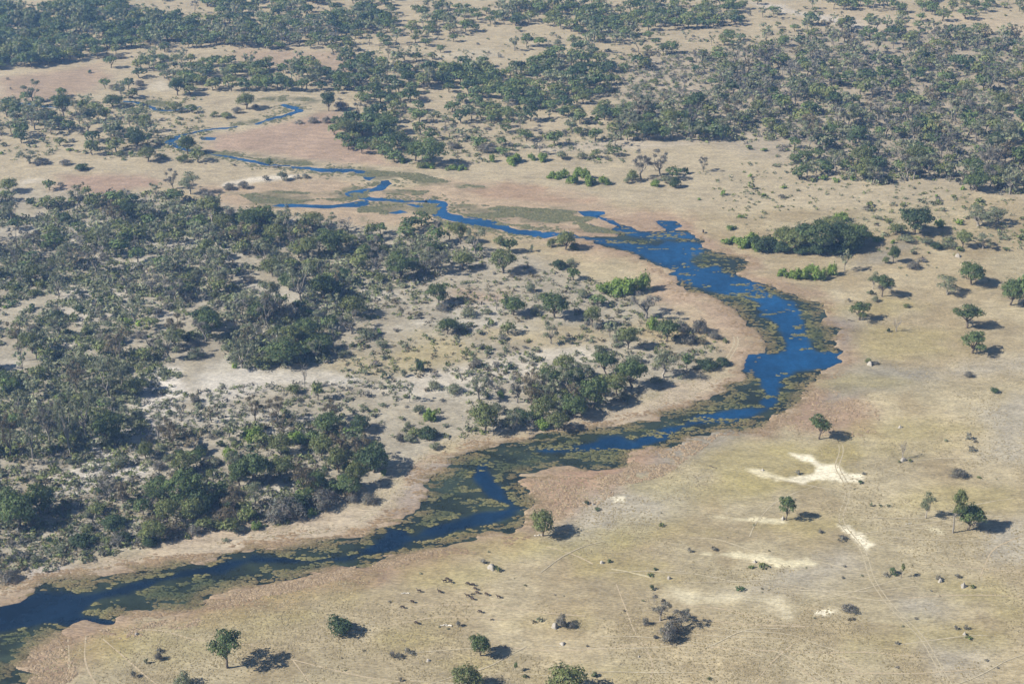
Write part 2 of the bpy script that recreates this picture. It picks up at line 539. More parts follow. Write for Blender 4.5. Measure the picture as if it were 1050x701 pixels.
zone((208, 200, 184), [(150, 88), (168, 80), (178, 92), (160, 94)], 5, .7, 6)
# drained marsh upstream: dark green sedge on the flats
MARSH = [[(246, 200), (280, 196), (320, 197), (370, 195), (378, 202), (350, 207), (330, 204), (300, 209), (262, 208)],
         [(362, 173), (400, 176), (430, 178), (470, 188), (500, 192), (470, 193), (430, 188), (404, 184), (386, 184), (366, 180)],
         [(376, 206), (420, 208), (452, 212), (446, 220), (420, 216), (400, 220), (376, 222), (366, 216)],
         [(466, 209), (486, 210), (520, 212), (560, 214), (588, 216), (612, 224), (590, 230), (560, 228), (530, 222), (500, 224), (478, 222), (466, 216)],
         [(220, 155), (260, 162), (318, 166), (322, 170), (280, 166), (240, 160), (214, 158)],
         [(286, 98), (310, 98), (324, 103), (312, 108), (296, 106), (284, 104)], [(244, 102), (284, 100), (280, 103), (246, 105)],
         [(196, 150), (214, 156), (216, 160), (198, 156)], [(242, 126), (262, 124), (258, 128), (240, 129)],
         [(150, 102), (172, 104), (168, 110), (150, 108)], [(500, 229), (560, 232), (556, 237), (520, 232)], [(590, 226), (640, 240), (600, 238)],
         [(400, 194), (440, 196), (430, 202), (396, 199)], [(420, 228), (470, 228), (500, 234), (470, 234)]]
marsh_d = np.full(gx.shape, -70.0)
for p in MARSH:
    marsh_d = np.maximum(marsh_d, sdist(gpoly(p), gx, gy, 70.0))
marsh_f = sstep(-5, 5, marsh_d + WARP * 26 + RAG * 30 - 2)
lay(alb(120, 120, 90), marsh_f * .75)
# bed of the river
lay(np.array((0.035, 0.04, 0.02)), sstep(0.5, 3, sd_wet))
soil *= (0.95 + 0.1 * fbm(gx, gy, 9, 77, 3))[:, None]

gz = -1.0 * sstep(-0.6, 3.0, sd_wet)
gz[(np.abs(ppx - 525) > 900)] = 0
gv = np.stack([gx, gy, gz], 1)
idx = np.arange(nr * nc).reshape(nr, nc)
gf = np.stack([idx[:-1, :-1], idx[:-1, 1:], idx[1:, 1:], idx[1:, :-1]], -1).reshape(-1, 4)
# the far side is left open behind the viewer: a plain sheet carries the plain on
ground_o = link("ground", mesh_arrays("ground", gv, gf, soil, M_GROUND, True))
tag(ground_o, kind="structure")
far_v = np.array([(-30000, -30000, -3.0), (30000, -30000, -3.0), (30000, 30000, -3.0), (-30000, 30000, -3.0)], float)
far_o = link("far_plain", mesh_arrays("far_plain", far_v, np.array([[0, 1, 2, 3]]), np.tile(alb(150, 145, 120), (4, 1)), M_GROUND))
tag(far_o, kind="structure")

# ------------------------------------------------------------------ river water
weed = 1 - sstep(-2.0, 2.0, sd_open + WARP * 4 + RAG * 6)
w_far = np.array((0.006, 0.048, 0.135))
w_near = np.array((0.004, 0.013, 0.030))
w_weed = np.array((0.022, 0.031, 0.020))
near_dim = sstep(680, 470, gy)  # weaker sky reflection close to the viewer, painted into the water colour
wcol = w_far * (1 - near_dim[:, None]) + w_near * near_dim[:, None]
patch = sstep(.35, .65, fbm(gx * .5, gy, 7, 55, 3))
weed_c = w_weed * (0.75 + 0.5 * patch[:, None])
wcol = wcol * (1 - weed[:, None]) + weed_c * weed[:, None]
keep = (sd_wet[gf] > -4).any(1)
used = np.unique(gf[keep])
remap = np.full(nr * nc, -1)
remap[used] = np.arange(len(used))
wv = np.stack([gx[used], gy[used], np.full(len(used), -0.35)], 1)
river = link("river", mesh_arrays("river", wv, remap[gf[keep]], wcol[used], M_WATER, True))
tag(river, kind="structure")


def water_sheet(name, poly_w, z=0.03):
    """a flat pool from a world-space outline, its edge made ragged"""
    p = []
    n = len(poly_w)
    for i in range(n):
        a, b = poly_w[i], poly_w[(i + 1) % n]
        k = max(2, int(np.hypot(*(b - a)) / 3.0))
        for j in range(k):
            p.append(a + (b - a) * j / k)
    p = np.array(p)
    jx = (vnoise(p[:, 0] / 6, p[:, 1] / 6, 5) - .5) * 3.5
    jy = (vnoise(p[:, 0] / 6, p[:, 1] / 6, 8) - .5) * 3.5
    p = p + np.stack([jx, jy], 1)
    me = bpy.data.meshes.new(name)
    me.from_pydata([(x, y, z) for x, y in p], [], [list(range(len(p)))])
    at = me.color_attributes.new("tint", 'FLOAT_COLOR', 'POINT')
    at.data.foreach_set("color", np.tile(np.array((*w_far * 1.15, 1), np.float32), len(p)))
    me.materials.append(M_WATER)
    return tag(link(name, me), kind="structure")


def ribbon(name, pts, width_px, z, mat, tint, jit=0.35, step=1.6, wm=None, sway=1.0):
    """a strip along a traced line, WIDTH_PX wide in the photograph (or WM metres)"""
    a = np.array(pts, float)
    w = np.full(len(a), float(width_px)) if np.isscalar(width_px) else np.array(width_px, float)
    x, y = ground(a[:, 0], a[:, 1])
    if wm is None:
        wm_ = w * slant(a[:, 0], a[:, 1]) / FPX * 1.9
    else:
        wm_ = np.full(len(a), wm)
    t = np.concatenate([[0], np.cumsum(np.hypot(np.diff(x), np.diff(y)))])
    tt = np.linspace(0, t[-1], max(4, int(t[-1] / step)))
    # rounded corners: smooth the resampled line
    X, Y, W = np.interp(tt, t, x), np.interp(tt, t, y), np.interp(tt, t, wm_)
    wob = min(1.0, len(X) / 40) * 2.2 * sway
    X = X + (vnoise(tt / 16, tt * 0 + pts[0][0], 12) - .5) * wob * 2
    Y = Y + (vnoise(tt / 16, tt * 0 + pts[0][1], 14) - .5) * wob * 2
    for _ in range(4):
        X[1:-1] = (X[:-2] + 2 * X[1:-1] + X[2:]) / 4
        Y[1:-1] = (Y[:-2] + 2 * Y[1:-1] + Y[2:]) / 4
    tx, ty = np.gradient(X), np.gradient(Y)
    L = np.hypot(tx, ty) + 1e-9
    nx, ny = -ty / L, tx / L
    j1 = 1 + ((vnoise(tt / 9, tt * 0 + 3, 4) - .5) * 2 + (vnoise(tt / 2.5, tt * 0 + 5, 5) - .5)) * jit
    j2 = 1 + ((vnoise(tt / 9, tt * 0 + 9, 6) - .5) * 2 + (vnoise(tt / 2.5, tt * 0 + 7, 7) - .5)) * jit
    A = np.stack([X + nx * W / 2 * j1, Y + ny * W / 2 * j1, np.full(len(X), z)], 1)
    B = np.stack([X - nx * W / 2 * j2, Y - ny * W / 2 * j2, np.full(len(X), z)], 1)
    V = np.concatenate([A, B])
    n = len(X)
    i = np.arange(n - 1)
    F = np.stack([i + n, i + n + 1, i + 1, i], 1)
    return tag(link(name, mesh_arrays(name, V, F, np.tile(tint, (2 * n, 1)), mat)), kind="structure")


def inside_wet(pts):
    a = np.array(pts, float)
    x, y = ground(a[:, 0], a[:, 1])
    return bool((sdist(WET, x, y, 60.) > -22).any() or (a[:, 0] < 330).any())


CH = [([(582, 241), (556, 240), (532, 237.5), (514, 233.5), (498, 229), (476, 226.5), (462, 223.5), (453, 219), (452, 213), (457, 208.5), (450, 206.5), (438, 207)], [5, 4.5, 5, 5, 5, 4.5, 5, 5.5, 5, 4, 3.5, 2.5]),
      ([(440, 207), (420, 207.5), (400, 206), (385, 205), (376, 204), (365, 201), (357, 199.3), (366, 196.3), (380, 194.5), (392, 191), (399, 187.3), (396, 184.6)], [2, 2.2, 3, 3.6, 4, 4, 3.5, 3.2, 3.2, 3.6, 4, 2.5]),
      ([(372, 177.5), (364, 175.2), (350, 174.6), (334, 175.5), (320, 172.6), (300, 171.2)], [3, 3.5, 3, 4, 3, 2]),
      ([(300, 171), (276, 170), (254, 164.6), (240, 161), (210, 157), (186, 153), (178, 149.5), (173, 146), (179, 142), (186, 139.4), (200, 135.5), (212, 133), (226, 131.2), (242, 130)],
       [1.2, 1.6, 2.6, 1.8, 2, 2.2, 2.6, 3, 2.6, 2.2, 2, 1.8, 2, 1]),
      ([(260, 127), (270, 124), (282, 121), (298, 116.5), (306, 113.5), (298, 110), (288, 107)], [1.6, 2, 2.2, 3, 3.4, 2.6, 1.6]),
      ([(206, 109.5), (190, 112), (172, 114), (160, 112), (152, 109.6), (140, 105.6), (126, 104)], [1, 1, 1.4, 2, 1.8, 1.6, 1.4]),
      ([(62, 111), (48, 110.4), (38, 109.4), (30, 107.4), (14, 105.4), (0, 104)], [1, 1.6, 2, 1.8, 1.6, 1.2])]
for pts, w in CH:
    ribbon("side_channel", pts, np.array(w) * 1.5, 0.04, M_WATER, w_far * 1.15, .6)
for p in ([(279, 212), (286, 209.5), (300, 208.6), (320, 210), (342, 209.5), (360, 207.5), (376, 205), (377, 210), (360, 213), (340, 213.2), (310, 212.6), (292, 213)],
          [(594, 217), (606, 215.6), (620, 216.6), (622, 220), (610, 224), (600, 223)], [(548, 219), (560, 218.6), (562, 221), (550, 221.4)],
          [(368, 175), (378, 176), (385, 182), (379, 185), (371, 180)], [(476, 222), (500, 225), (520, 229.4), (498, 228)], [(602, 229), (622, 236), (634, 240.5), (612, 236)],
          [(418, 210), (438, 209.4), (446, 212.4), (428, 213.4)], [(396, 218), (412, 216), (420, 218), (404, 220)], [(324, 173), (340, 172), (352, 173.4), (336, 175)], [(500, 214), (516, 213.4), (522, 215.4), (508, 216)],
          [(612, 221), (624, 224), (634, 229), (638, 233), (624, 229)], [(206, 141), (214, 140.4), (223, 141), (220, 143.4), (208, 143.4)]):
    water_sheet("pool", gpoly(p))

# ------------------------------------------------------------------ wheel tracks and game paths
PALE = alb(194, 182, 152)


def wheel_track(pts, gauge=1.7, wm=0.75):
    a = np.array(pts, float)
    x, y = ground(a[:, 0], a[:, 1])
    tx, ty = np.gradient(x), np.gradient(y)
    L = np.hypot(tx, ty)
    for s in (-1, 1):
        qx, qy = picture(x - ty / L * s * gauge / 2, y + tx / L * s * gauge / 2)
        ribbon("wheel_track", list(zip(qx, qy)), 1, 0.014 + .004 * s, M_SAND, PALE, .3, 3, wm, 0.0)


wheel_track([(862, 456), (864, 463), (861, 470), (856, 477), (862, 486), (868, 495), (870, 504), (868, 514), (862, 526), (861, 533), (866, 542), (874, 550), (882, 558), (888, 570), (890, 580), (894, 594), (902, 606),
             (914, 622), (928, 636), (942, 648), (952, 662), (958, 676), (966, 688), (974, 702), (984, 722)], 1.8, .5)
wheel_track([(368, 534), (382, 526), (394, 514), (402, 504), (408, 492), (418, 480), (432, 466)], 1.6, .55)
wheel_track([(746, 368), (752, 358), (757, 350), (754, 345)], 2.0, .7)
for kp, pts in enumerate(([(632, 598), (640, 625), (652, 645), (660, 660), (672, 680), (668, 701)], [(630, 658), (700, 661), (770, 663), (850, 667), (950, 672)], [(520, 664), (580, 668), (640, 662)],
            [(300, 675), (312, 690), (320, 702)], [(300, 675), (350, 688), (420, 700)], [(70, 655), (72, 670), (70, 700)], [(88, 652), (87, 670), (88, 684), (100, 700)],
            [(104, 655), (120, 668), (140, 684), (160, 700)], [(130, 644), (165, 646), (200, 656), (260, 660)], [(420, 620), (470, 619), (520, 622), (600, 630)],
            [(775, 700), (790, 680), (806, 665), (820, 655)], [(805, 672), (825, 690), (845, 702)], [(958, 577), (1000, 583), (1048, 587)], [(560, 560), (590, 568), (608, 578)],
            [(840, 667), (860, 672), (880, 690)], [(1006, 590), (1020, 562), (1050, 550)], [(700, 620), (740, 622), (780, 636), (820, 640)], [(930, 612), (990, 610), (1050, 611)],
            [(700, 308), (715, 318), (730, 326)], [(860, 690), (940, 690), (1000, 684)], [(400, 640), (450, 632), (520, 634)], [(640, 640), (700, 636), (760, 638), (830, 642)])):
    ribbon("game_path", pts, 1, 0.022 + .002 * kp, M_SAND, alb(200, 182, 150), .6, 3, 0.5)

ribbon("sandy_streak", [(626, 583), (640, 585), (652, 588), (666, 592)], 1, 0.07, M_SAND, alb(208, 196, 158), .6, 2, .9)
pth = np.random.default_rng(77)
for kp in range(48):
    x0, y0, a = pth.uniform(300, 1060), pth.uniform(460, 700), pth.normal() * .25 + (math.pi if pth.uniform() < .5 else 0)
    pts = [(x0, y0)]
    for _ in range(int(pth.integers(5, 12))):
        a += pth.normal() * .22
        pts.append((pts[-1][0] + 20 * math.cos(a), pts[-1][1] + 9 * math.sin(a)))
    if inside_wet(pts):
        continue
    ribbon("game_path", pts, 1, 0.08 + .002 * kp, M_SAND, alb(204, 192, 162), .8, 3, 0.38)

# ------------------------------------------------------------------ plant shapes (unit width 1, standing at the origin)
def leaf_quads(P, Nrm, size, r, long=1.0):
    """small leaf sprays as quads at P facing roughly Nrm"""
    n = len(P)
    d = r.normal(size=(n, 3))
    t1 = np.cross(Nrm, d)
    t1 /= np.linalg.norm(t1, axis=1)[:, None] + 1e-9
    t2 = np.cross(Nrm, t1)
    t2 /= np.linalg.norm(t2, axis=1)[:, None] + 1e-9
    s = size * r.uniform(.6, 1.35, (n, 1))
    s2 = s / long * r.uniform(.6, 1.0, (n, 1))
    s = s * long
    V = np.stack([P - t1 * s - t2 * s2 * .5, P - t1 * s * .1 - t2 * s2, P + t1 * s + t2 * s2 * .3, P + t1 * s * .2 + t2 * s2], 1).reshape(-1, 3)
    F = np.arange(4 * n).reshape(-1, 4)
    return V, F


def lobes_cloud(lobes, n, r, shell=.62):
    """points and outward directions spread over a set of (x, y, z, rx, rz) lobes"""
    lobes = np.array(lobes, float)
    w = lobes[:, 3] ** 2
    k = r.choice(len(lobes), n, p=w / w.sum())
    d = r.normal(size=(n, 3))
    d /= np.linalg.norm(d, axis=1)[:, None]
    d[:, 2] = np.where(d[:, 2] < -.35, -d[:, 2] * .7, d[:, 2])
    rad = r.uniform(shell, 1.05, n)
    L = lobes[k]
    wob = 1 + .25 * np.sin(7 * d[:, 0] + 3 * k) * np.sin(6 * d[:, 1] + k) 
    P = L[:, :3] + d * (rad * wob)[:, None] * np.stack([L[:, 3], L[:, 3], L[:, 4]], 1)
    nn = d + r.normal(size=(n, 3)) * (.36 if n > 300 else .22)
    nn /= np.linalg.norm(nn, axis=1)[:, None]
    return P, nn


def tube(p0, p1, r0, r1, sides=5):
    p0, p1 = np.array(p0, float), np.array(p1, float)
    d = p1 - p0
    d /= np.linalg.norm(d) + 1e-9
    a = np.cross(d, (0.3, 1, 0.1))
    a /= np.linalg.norm(a)
    b = np.cross(d, a)
    an = np.linspace(0, 2 * math.pi, sides, endpoint=False)
    ring = np.cos(an)[:, None] * a + np.sin(an)[:, None] * b
    V = np.concatenate([p0 + ring * r0, p1 + ring * r1])
    i = np.arange(sides)
    F = np.stack([i, (i + 1) % sides, (i + 1) % sides + sides, i + sides], 1)
    return V, F


class Soup:
    def __init__(self):
        self.V, self.F, self.T, self.n = [], [], [], 0

    def add(self, V, F, T):
        self.V.append(V)
        self.F.append(F + self.n)
        self.T.append(np.broadcast_to(T, (len(V), 3)).copy())
        self.n += len(V)

    def arrays(self):
        return np.concatenate(self.V), np.concatenate(self.F), np.concatenate(self.T)


def limb(s, p0, p1, r0, r1, tint, r, bend=.12, sides=5, segs=3):
    p0, p1 = np.array(p0, float), np.array(p1, float)
    L = np.linalg.norm(p1 - p0)
    pts = [p0 + (p1 - p0) * t + (r.normal(size=3) * L * bend * math.sin(math.pi * t)) for t in np.linspace(0, 1, segs + 1)]
    rr = np.linspace(r0, r1, segs + 1)
    for k in range(segs):
        V, F = tube(pts[k], pts[k + 1], rr[k], rr[k + 1], sides)
        s.add(V, F, tint)


BARK = np.array((.13, .11, .09))
PALEBARK = np.array((.30, .28, .25))
LEAFCOL = {'green': (.100, .142, .056), 'olive': (.150, .178, .072), 'grey': (.182, .204, .132), 'dark': (.066, .102, .048), 'bright': (.165, .240, .058),
           'brown': (.158, .140, .094), 'twig': (.172, .170, .150), 'pale': (.195, .218, .138)}


def make_lobes(shape, r):
    """lobes (x, y, z, rx, rz) for a crown one unit wide, and where the trunk forks"""
    lo = []
    if shape == 'round':
        H = .86
        lo.append((0, 0, .50, .36, .30))
        for k in range(9):
            a = k / 9 * 6.283 + r.uniform(-.3, .3)
            q = r.uniform(.22, .34)
            lo.append((q * math.cos(a), q * math.sin(a), r.uniform(.30, .62), r.uniform(.14, .21), r.uniform(.12, .18)))
        return lo, .20, H
    if shape == 'umbrella':
        for k in range(8):
            a = k / 8 * 6.283 + r.uniform(-.4, .4)
            q = r.uniform(.14, .36)
            lo.append((q * math.cos(a), q * math.sin(a), r.uniform(.44, .74), r.uniform(.14, .21), r.uniform(.10, .16)))
        lo.append((r.uniform(-.1, .1), 0, .82, .22, .14))
        lo.append((r.uniform(-.05, .2), .05, .62, .22, .14))
        return lo, .30, .92
    if shape == 'tall':
        for k in range(8):
            a = r.uniform(0, 6.283)
            q = r.uniform(.05, .30)
            lo.append((q * math.cos(a), q * math.sin(a), r.uniform(.75, 1.35), r.uniform(.14, .24), r.uniform(.12, .20)))
        return lo, .60, 1.5
    if shape == 'airy':
        for k in range(10):
            a = k / 10 * 6.283 + r.uniform(-.4, .4)
            q = r.uniform(.10, .40)
            lo.append((q * math.cos(a), q * math.sin(a), r.uniform(.42, .98), r.uniform(.09, .17), r.uniform(.08, .14)))
        return lo, .28, 1.1
    # bushes
    if shape == 'bush':
        for k in range(9):
            a = k / 9 * 6.283 + r.uniform(-.4, .4)
            q = r.uniform(.12, .34)
            lo.append((q * math.cos(a), q * math.sin(a), r.uniform(.08, .34), r.uniform(.14, .24), r.uniform(.13, .22)))
        lo.append((0, 0, .28, .30, .26))
        return lo, .05, .62
    if shape == 'thicket':
        for k in range(10):
            a = r.uniform(0, 6.283)
            q = r.uniform(.0, .38)
            lo.append((q * math.cos(a), q * math.sin(a) * .8, r.uniform(.05, .22), r.uniform(.12, .18), r.uniform(.10, .30)))
        return lo, .03, .55


def build_plant(shape, leafcol, nleaf, lsize, seed, detail=2, bark=BARK, shell=.62, long=1.0):
    """(wood arrays or None, crown arrays, height)"""
    r = np.random.default_rng(seed)
    wood, crown = Soup(), Soup()
    lobes, fork, H = make_lobes(shape, r)
    if shape in ('round', 'umbrella', 'tall', 'airy'):
        lean = r.normal(size=2) * .03
        sides = 6 if detail == 2 else 4
        f = np.array((lean[0], lean[1], fork))
        th = .030 if shape != 'tall' else .034
        limb(wood, (0, 0, -.03), f, th * 1.25, th * .85, bark, r, .05, sides, 3 if detail == 2 else 1)
        for q in lobes[: (len(lobes) if detail == 2 else 4)]:
            limb(wood, f * (1, 1, r.uniform(.75, 1)), (q[0], q[1], q[2]), th * .6, th * .15, bark, r, .10, 4 if detail == 2 else 3, 3 if detail == 2 else 1)
            if detail == 2 and shape == 'airy':
                for _ in range(3):
                    e = np.array(q[:3]) + r.normal(size=3) * np.array((.12, .12, .09))
                    limb(wood, q[:3], e, th * .16, th * .05, bark, r, .1, 3, 2)
    else:
        for k in range(5 if detail == 2 else 2):
            q = lobes[k]
            limb(wood, (0, 0, -.02), (q[0] * .8, q[1] * .8, q[2]), .014, .005, bark, r, .1, 4, 1)
    P, nn = lobes_cloud(lobes, nleaf, r, shell)
    P[:, 2] = np.maximum(P[:, 2], .015)
    c = np.array(LEAFCOL[leafcol])
    V, F = leaf_quads(P, nn, lsize, r, long)
    t = c * r.uniform(.72, 1.32, (nleaf, 1)) * (1 + r.normal(size=(nleaf, 3)) * .05)
    crown.add(V, F, np.repeat(t, 4, 0))
    return wood.arrays(), crown.arrays(), H


def build_bare(seed, col, n1=5, H=1.25, leaf=0, detail=2):
    """a leafless tree: trunk, limbs and twigs in one"""
    r = np.random.default_rng(seed)
    s, tw = Soup(), Soup()
    limb(s, (0, 0, -.03), (r.normal() * .03, r.normal() * .03, H * .38), .05, .034, col, r, .05, 6, 3)
    for k in range(n1):
        a = k / n1 * 6.283 + r.uniform(-.4, .4)
        e = np.array((.30 * math.cos(a), .30 * math.sin(a), r.uniform(.62, .95) * H))
        b0 = np.array((0, 0, r.uniform(.26, .38) * H))
        limb(s, b0, e, .026, .010, col, r, .10, 4, 3)
        for j in range(6 if detail == 2 else 3):
            t = r.uniform(.35, 1)
            p = b0 + (e - b0) * t
            q = p + np.array((r.normal() * .14, r.normal() * .14, abs(r.normal()) * .13 + .02))
            limb(tw, p, q, .009, .004, col * .9, r, .12, 3, 2)
            for i in range(4 if detail == 2 else 1):
                q2 = q + np.array((r.normal() * .07, r.normal() * .07, r.normal() * .06 + .03))
                limb(tw, p * .3 + q * .7, q2, .005, .002, col * .85, r, 0, 3, 1)
    return s.arrays(), tw.arrays(), H


SPECIES = {
    # code: (shape, leaf colour, leaves hi / lo, leaf size hi / lo, what it looks like, bark)
    'g': ('round', 'green', 2400, 260, .026, .060, 'dark green round-crowned', BARK, .62, 1.0),
    'G': ('round', 'dark', 2400, 260, .026, .062, 'very dark dense-crowned', BARK, .68, 1.0),
    'o': ('round', 'olive', 2100, 250, .025, .058, 'olive green bushy-crowned', BARK, .6, 1.0),
    'u': ('umbrella', 'green', 1900, 140, .026, .075, 'green tree with bare lower trunk,', BARK, .6, 1.0),
    'p': ('umbrella', 'pale', 1500, 120, .024, .07, 'pale grey-green open-crowned', PALEBARK, .6, 1.0),
    'y': ('airy', 'grey', 1250, 180, .023, .056, 'grey-green thin-crowned', PALEBARK * .8, .5, 1.2),
    'n': ('airy', 'brown', 1250, 180, .023, .056, 'brown thin-crowned', BARK, .5, 1.2),
    'w': ('airy', 'twig', 1000, 100, .024, .066, 'grey nearly leafless', PALEBARK * .7, .4, 1.8),
    't': ('tall', 'olive', 1700, 130, .030, .085, 'tall narrow olive', PALEBARK * .8, .6, 1.0),
    'B': ('thicket', 'bright', 1200, 60, .034, .11, 'bright green leafy', BARK, .6, 1.0),
    'k': ('bush', 'twig', 1100, 50, .030, .11, 'dark grey twiggy', BARK, .6, 2.0),
    'K': ('bush', 'dark', 2400, 75, .028, .10, 'dark green dense', BARK, .65, 1.0),
    's': ('bush', 'grey', 750, 40, .034, .12, 'grey-green low', BARK, .5, 1.3),
    'S': ('bush', 'olive', 850, 45, .034, .12, 'olive green low', BARK, .55, 1.0),
    'q': ('bush', 'brown', 750, 40, .032, .12, 'dry brown', BARK, .5, 1.6),
}
TREES, BUSHES = 'gGoupynwt', 'BkKsSq'
NVAR = 4
HI, LO = {}, {}
for ci, (code, spec) in enumerate(SPECIES.items()):
    HI[code], LO[code] = [], []
    for v in range(NVAR):
        wd, cr, H = build_plant(spec[0], spec[1], spec[2], spec[4], 100 + ci * 10 + v, 2, spec[7], spec[8], spec[9])
        if code in TREES:
            HI[code].append((mesh_arrays("trunk", *wd, M_BARK), mesh_arrays("crown", *cr, M_LEAF), H))
        else:
            s = Soup()
            s.add(*wd)
            s.add(*cr)
            HI[code].append((None, mesh_arrays("bush", *s.arrays(), M_LEAF), H))
        wd, cr, H = build_plant(spec[0], spec[1], spec[3], spec[5], 500 + ci * 10 + v, 1, spec[7], spec[8], spec[9])
        s = Soup()
        s.add(*wd)
        s.add(*cr)
        LO[code].append((*s.arrays(), H))
BARE = []
for v in range(4):
    wd, tw, H = build_bare(900 + v, np.array((.24, .225, .21)), 4 + v % 3, 1.15 + .15 * v)
    BARE.append((mesh_arrays("trunk", *wd, M_BARK), mesh_arrays("twigs", *tw, M_BARK), H))

# ------------------------------------------------------------------ where the plants stand: (x, y of the foot, width, height in photo pixels, species, own label)
PL = []


def add(x, y, w, h, c, label=None, cat=None):
    PL.append(dict(x=float(x), y=float(y), w=float(w), h=float(h), c=c, label=label, hand=True))


# the open plain right of the river
add(233, 684, 38, 41, 'u', "round green tree with a bare lower trunk, alone at the near edge of the plain")
add(556, 549, 30, 31, 'o', "broad bushy green tree standing right on the lily-covered river's near bank")
add(493, 672, 25, 25, 'g', "small round green tree between the long white log and the near edge")
add(479, 707, 34, 30, 'o', "green treetop rising from the near edge, in front of the small round tree")
add(580, 713, 48, 36, 'o', "broad green treetop cut by the near edge, with a dark bush on its right")
add(350, 648, 27, 20, 'K', "dark dome-shaped bush alone on the dry plain, no trunk showing")
add(576, 642, 15, 17, 'k', "grey-green rounded bush beside a pale mound on the open plain")
add(586, 643, 10, 8, 'k', "small dark bush tucked against the right side of the rounded grey bush")
add(677, 636, 24, 26, 'w', "grey leafless shrub at the back left of the grey clump on the plain")
add(699, 643, 24, 22, 'w', "grey leafless shrub at the right of the grey clump on the plain")
add(685, 657, 20, 20, 'k', "dark grey shrub nearest the viewer in the grey clump on the plain")
add(690, 649, 20, 17, 'k', "dark grey shrub filling the middle of the grey clump on the plain")
add(662, 640, 8, 9, 'k', "small dark shrub just left of the grey clump on the plain")
add(672, 654, 6, 5, 'k', "tiny dark shrub in front of the grey clump on the plain")
add(806, 533, 19, 26, 'u', "small tree with a compact top above a pale forked trunk, on a sandy streak")
add(840, 450, 26, 27, 'u', "rounded tree with an open trunk on the grassy rise behind the pale sand")
add(949, 531, 18, 27, 'p', "slender pale-trunked tree, left of the three trees standing together")
add(977, 546, 20, 46, 't', "tall two-tiered tree with a pale trunk, in the middle of the group of three")
add(993, 543, 31, 32, 'g', "wide dark tree on the right of the group of three, with a long shadow")
add(983, 488, 22, 10, 'k', "low dark brown mound of twigs behind the group of three trees")
add(997, 362, 29, 24, 'u', "neat umbrella tree in front of the other trees by the right edge")
add(991, 336, 32, 27, 'u', "wide leaning tree just behind the neat umbrella tree near the right edge")
add(881, 328, 24, 20, 'u', "umbrella tree with a log at its foot, nearest the right bank")
add(904, 304, 24, 24, 'u', "dense tree with a short trunk, behind the umbrella tree nearest the bank")
add(895, 296, 14, 18, 'p', "pale slender tree touching the left of a dense tree behind the bank")
add(971, 302, 28, 20, 'p', "pale grey-green spreading tree with white limbs on the right plain")
add(996, 292, 31, 27, 'g', "large round tree behind the pale grey-green spreading tree on the right")
add(1036, 313, 26, 30, 'g', "dark tree at the right edge, left trunk of its pair")
add(1050, 313, 26, 40, 'g', "taller dark tree cut by the right edge of the view")
add(897, 309, 9, 8, 's', "small bush at the foot of the dense tree behind the bank")
add(929, 315, 8, 5, 'S', "small olive bush in the open behind the bare dead tree")
add(890, 372, 7, 7, 'S', "small bush on the left of a pale grey mound by the silt flat")
add(898, 373, 8, 4, 'k', "low dark scrub right of a pale grey mound by the silt flat")
add(911, 340, 4, 5, 'K', "tiny round dark bush just left of the bare dead tree")
add(993, 386, 11, 7, 'k', "small grey bush in front of the neat umbrella tree")
add(1020, 402, 9, 6, 'K', "small dark bush alone near the right edge, beyond the brown mound")
add(916, 269, 13, 20, 'g', "small tree with a thin trunk on the near side of the grey silt strip")
add(908, 270, 8, 9, 'S')
add(945, 268, 11, 6, 'k')
add(936, 275, 18, 8, 'k')
add(987, 254, 17, 18, 'o')
add(1008, 255, 20, 17, 'y')
add(1003, 232, 42, 26, 'y', "wide hazy grey tree by the right edge, largest of its row")
add(1022, 230, 26, 20, 'y')
add(937, 240, 36, 32, 'G', "large dense dark tree standing right of the dark riverside thicket")
add(919, 240, 20, 15, 'S')
add(963, 234, 13, 14, 'B', "yellow-green bush between the large dense tree and the hazy grey tree")
add(950, 250, 18, 8, 's')
add(972, 254, 20, 9, 's')
add(960, 255, 14, 8, 'K')
add(930, 248, 20, 9, 's')
add(815, 257, 32, 24, 'o', "left olive tree of the dark riverside thicket")
add(842, 258, 44, 36, 'g', "biggest dark tree in the middle of the riverside thicket")
add(868, 257, 32, 28, 'g', "dark tree at the right end of the riverside thicket")
for x, y, w, h, c in ((824, 252, 26, 24, 'G'), (860, 252, 26, 24, 'G'), (880, 250, 24, 20, 'g'), (804, 252, 24, 20, 'o'), (854, 238, 24, 16, 'o'), (874, 246, 24, 18, 'o')):
    add(x, y, w, h, c)
for x, y, w, h, c in ((822, 259, 20, 12, 'K'), (838, 260, 22, 14, 'K'), (856, 260, 22, 14, 'K'), (872, 258, 20, 13, 'K'), (800, 258, 20, 13, 'K')):
    add(x, y, w, h, c)
for x, y, w, h in ((770, 250, 22, 16), (792, 254, 22, 17), (803, 246, 18, 16), (745, 250, 14, 8), (762, 252, 24, 15), (776, 255, 18, 12), (752, 248, 12, 9), (876, 254, 22, 10), (900, 247, 16, 6), (880, 240, 18, 12), (862, 226, 20, 12)):
    add(x, y, w, h, 'B')
add(782, 257, 26, 19, 'K', "dark rounded bush among bright bushes at the left of the riverside thicket")
for x, y, w, h in ((812, 285, 19, 13), (824, 286, 22, 16), (838, 286, 21, 18), (851, 282, 17, 17), (803, 282, 14, 9), (832, 280, 18, 13)):
    add(x, y, w, h, 'B')
add(866, 278, 13, 19, 'p')
for x, y, w, h in ((750, 235, 13, 6), (760, 223, 8, 5), (741, 200, 7, 8), (769, 182, 5, 6), (803, 193, 7, 4), (783, 201, 8, 4)):
    add(x, y, w, h, 'B')
add(771, 194, 7, 8, 'S')
add(721, 176, 13, 17, 'w', "small grey tree standing alone on the far right meadow")
add(768, 153, 9, 6, 'S')
add(802, 203, 9, 5, 'k')
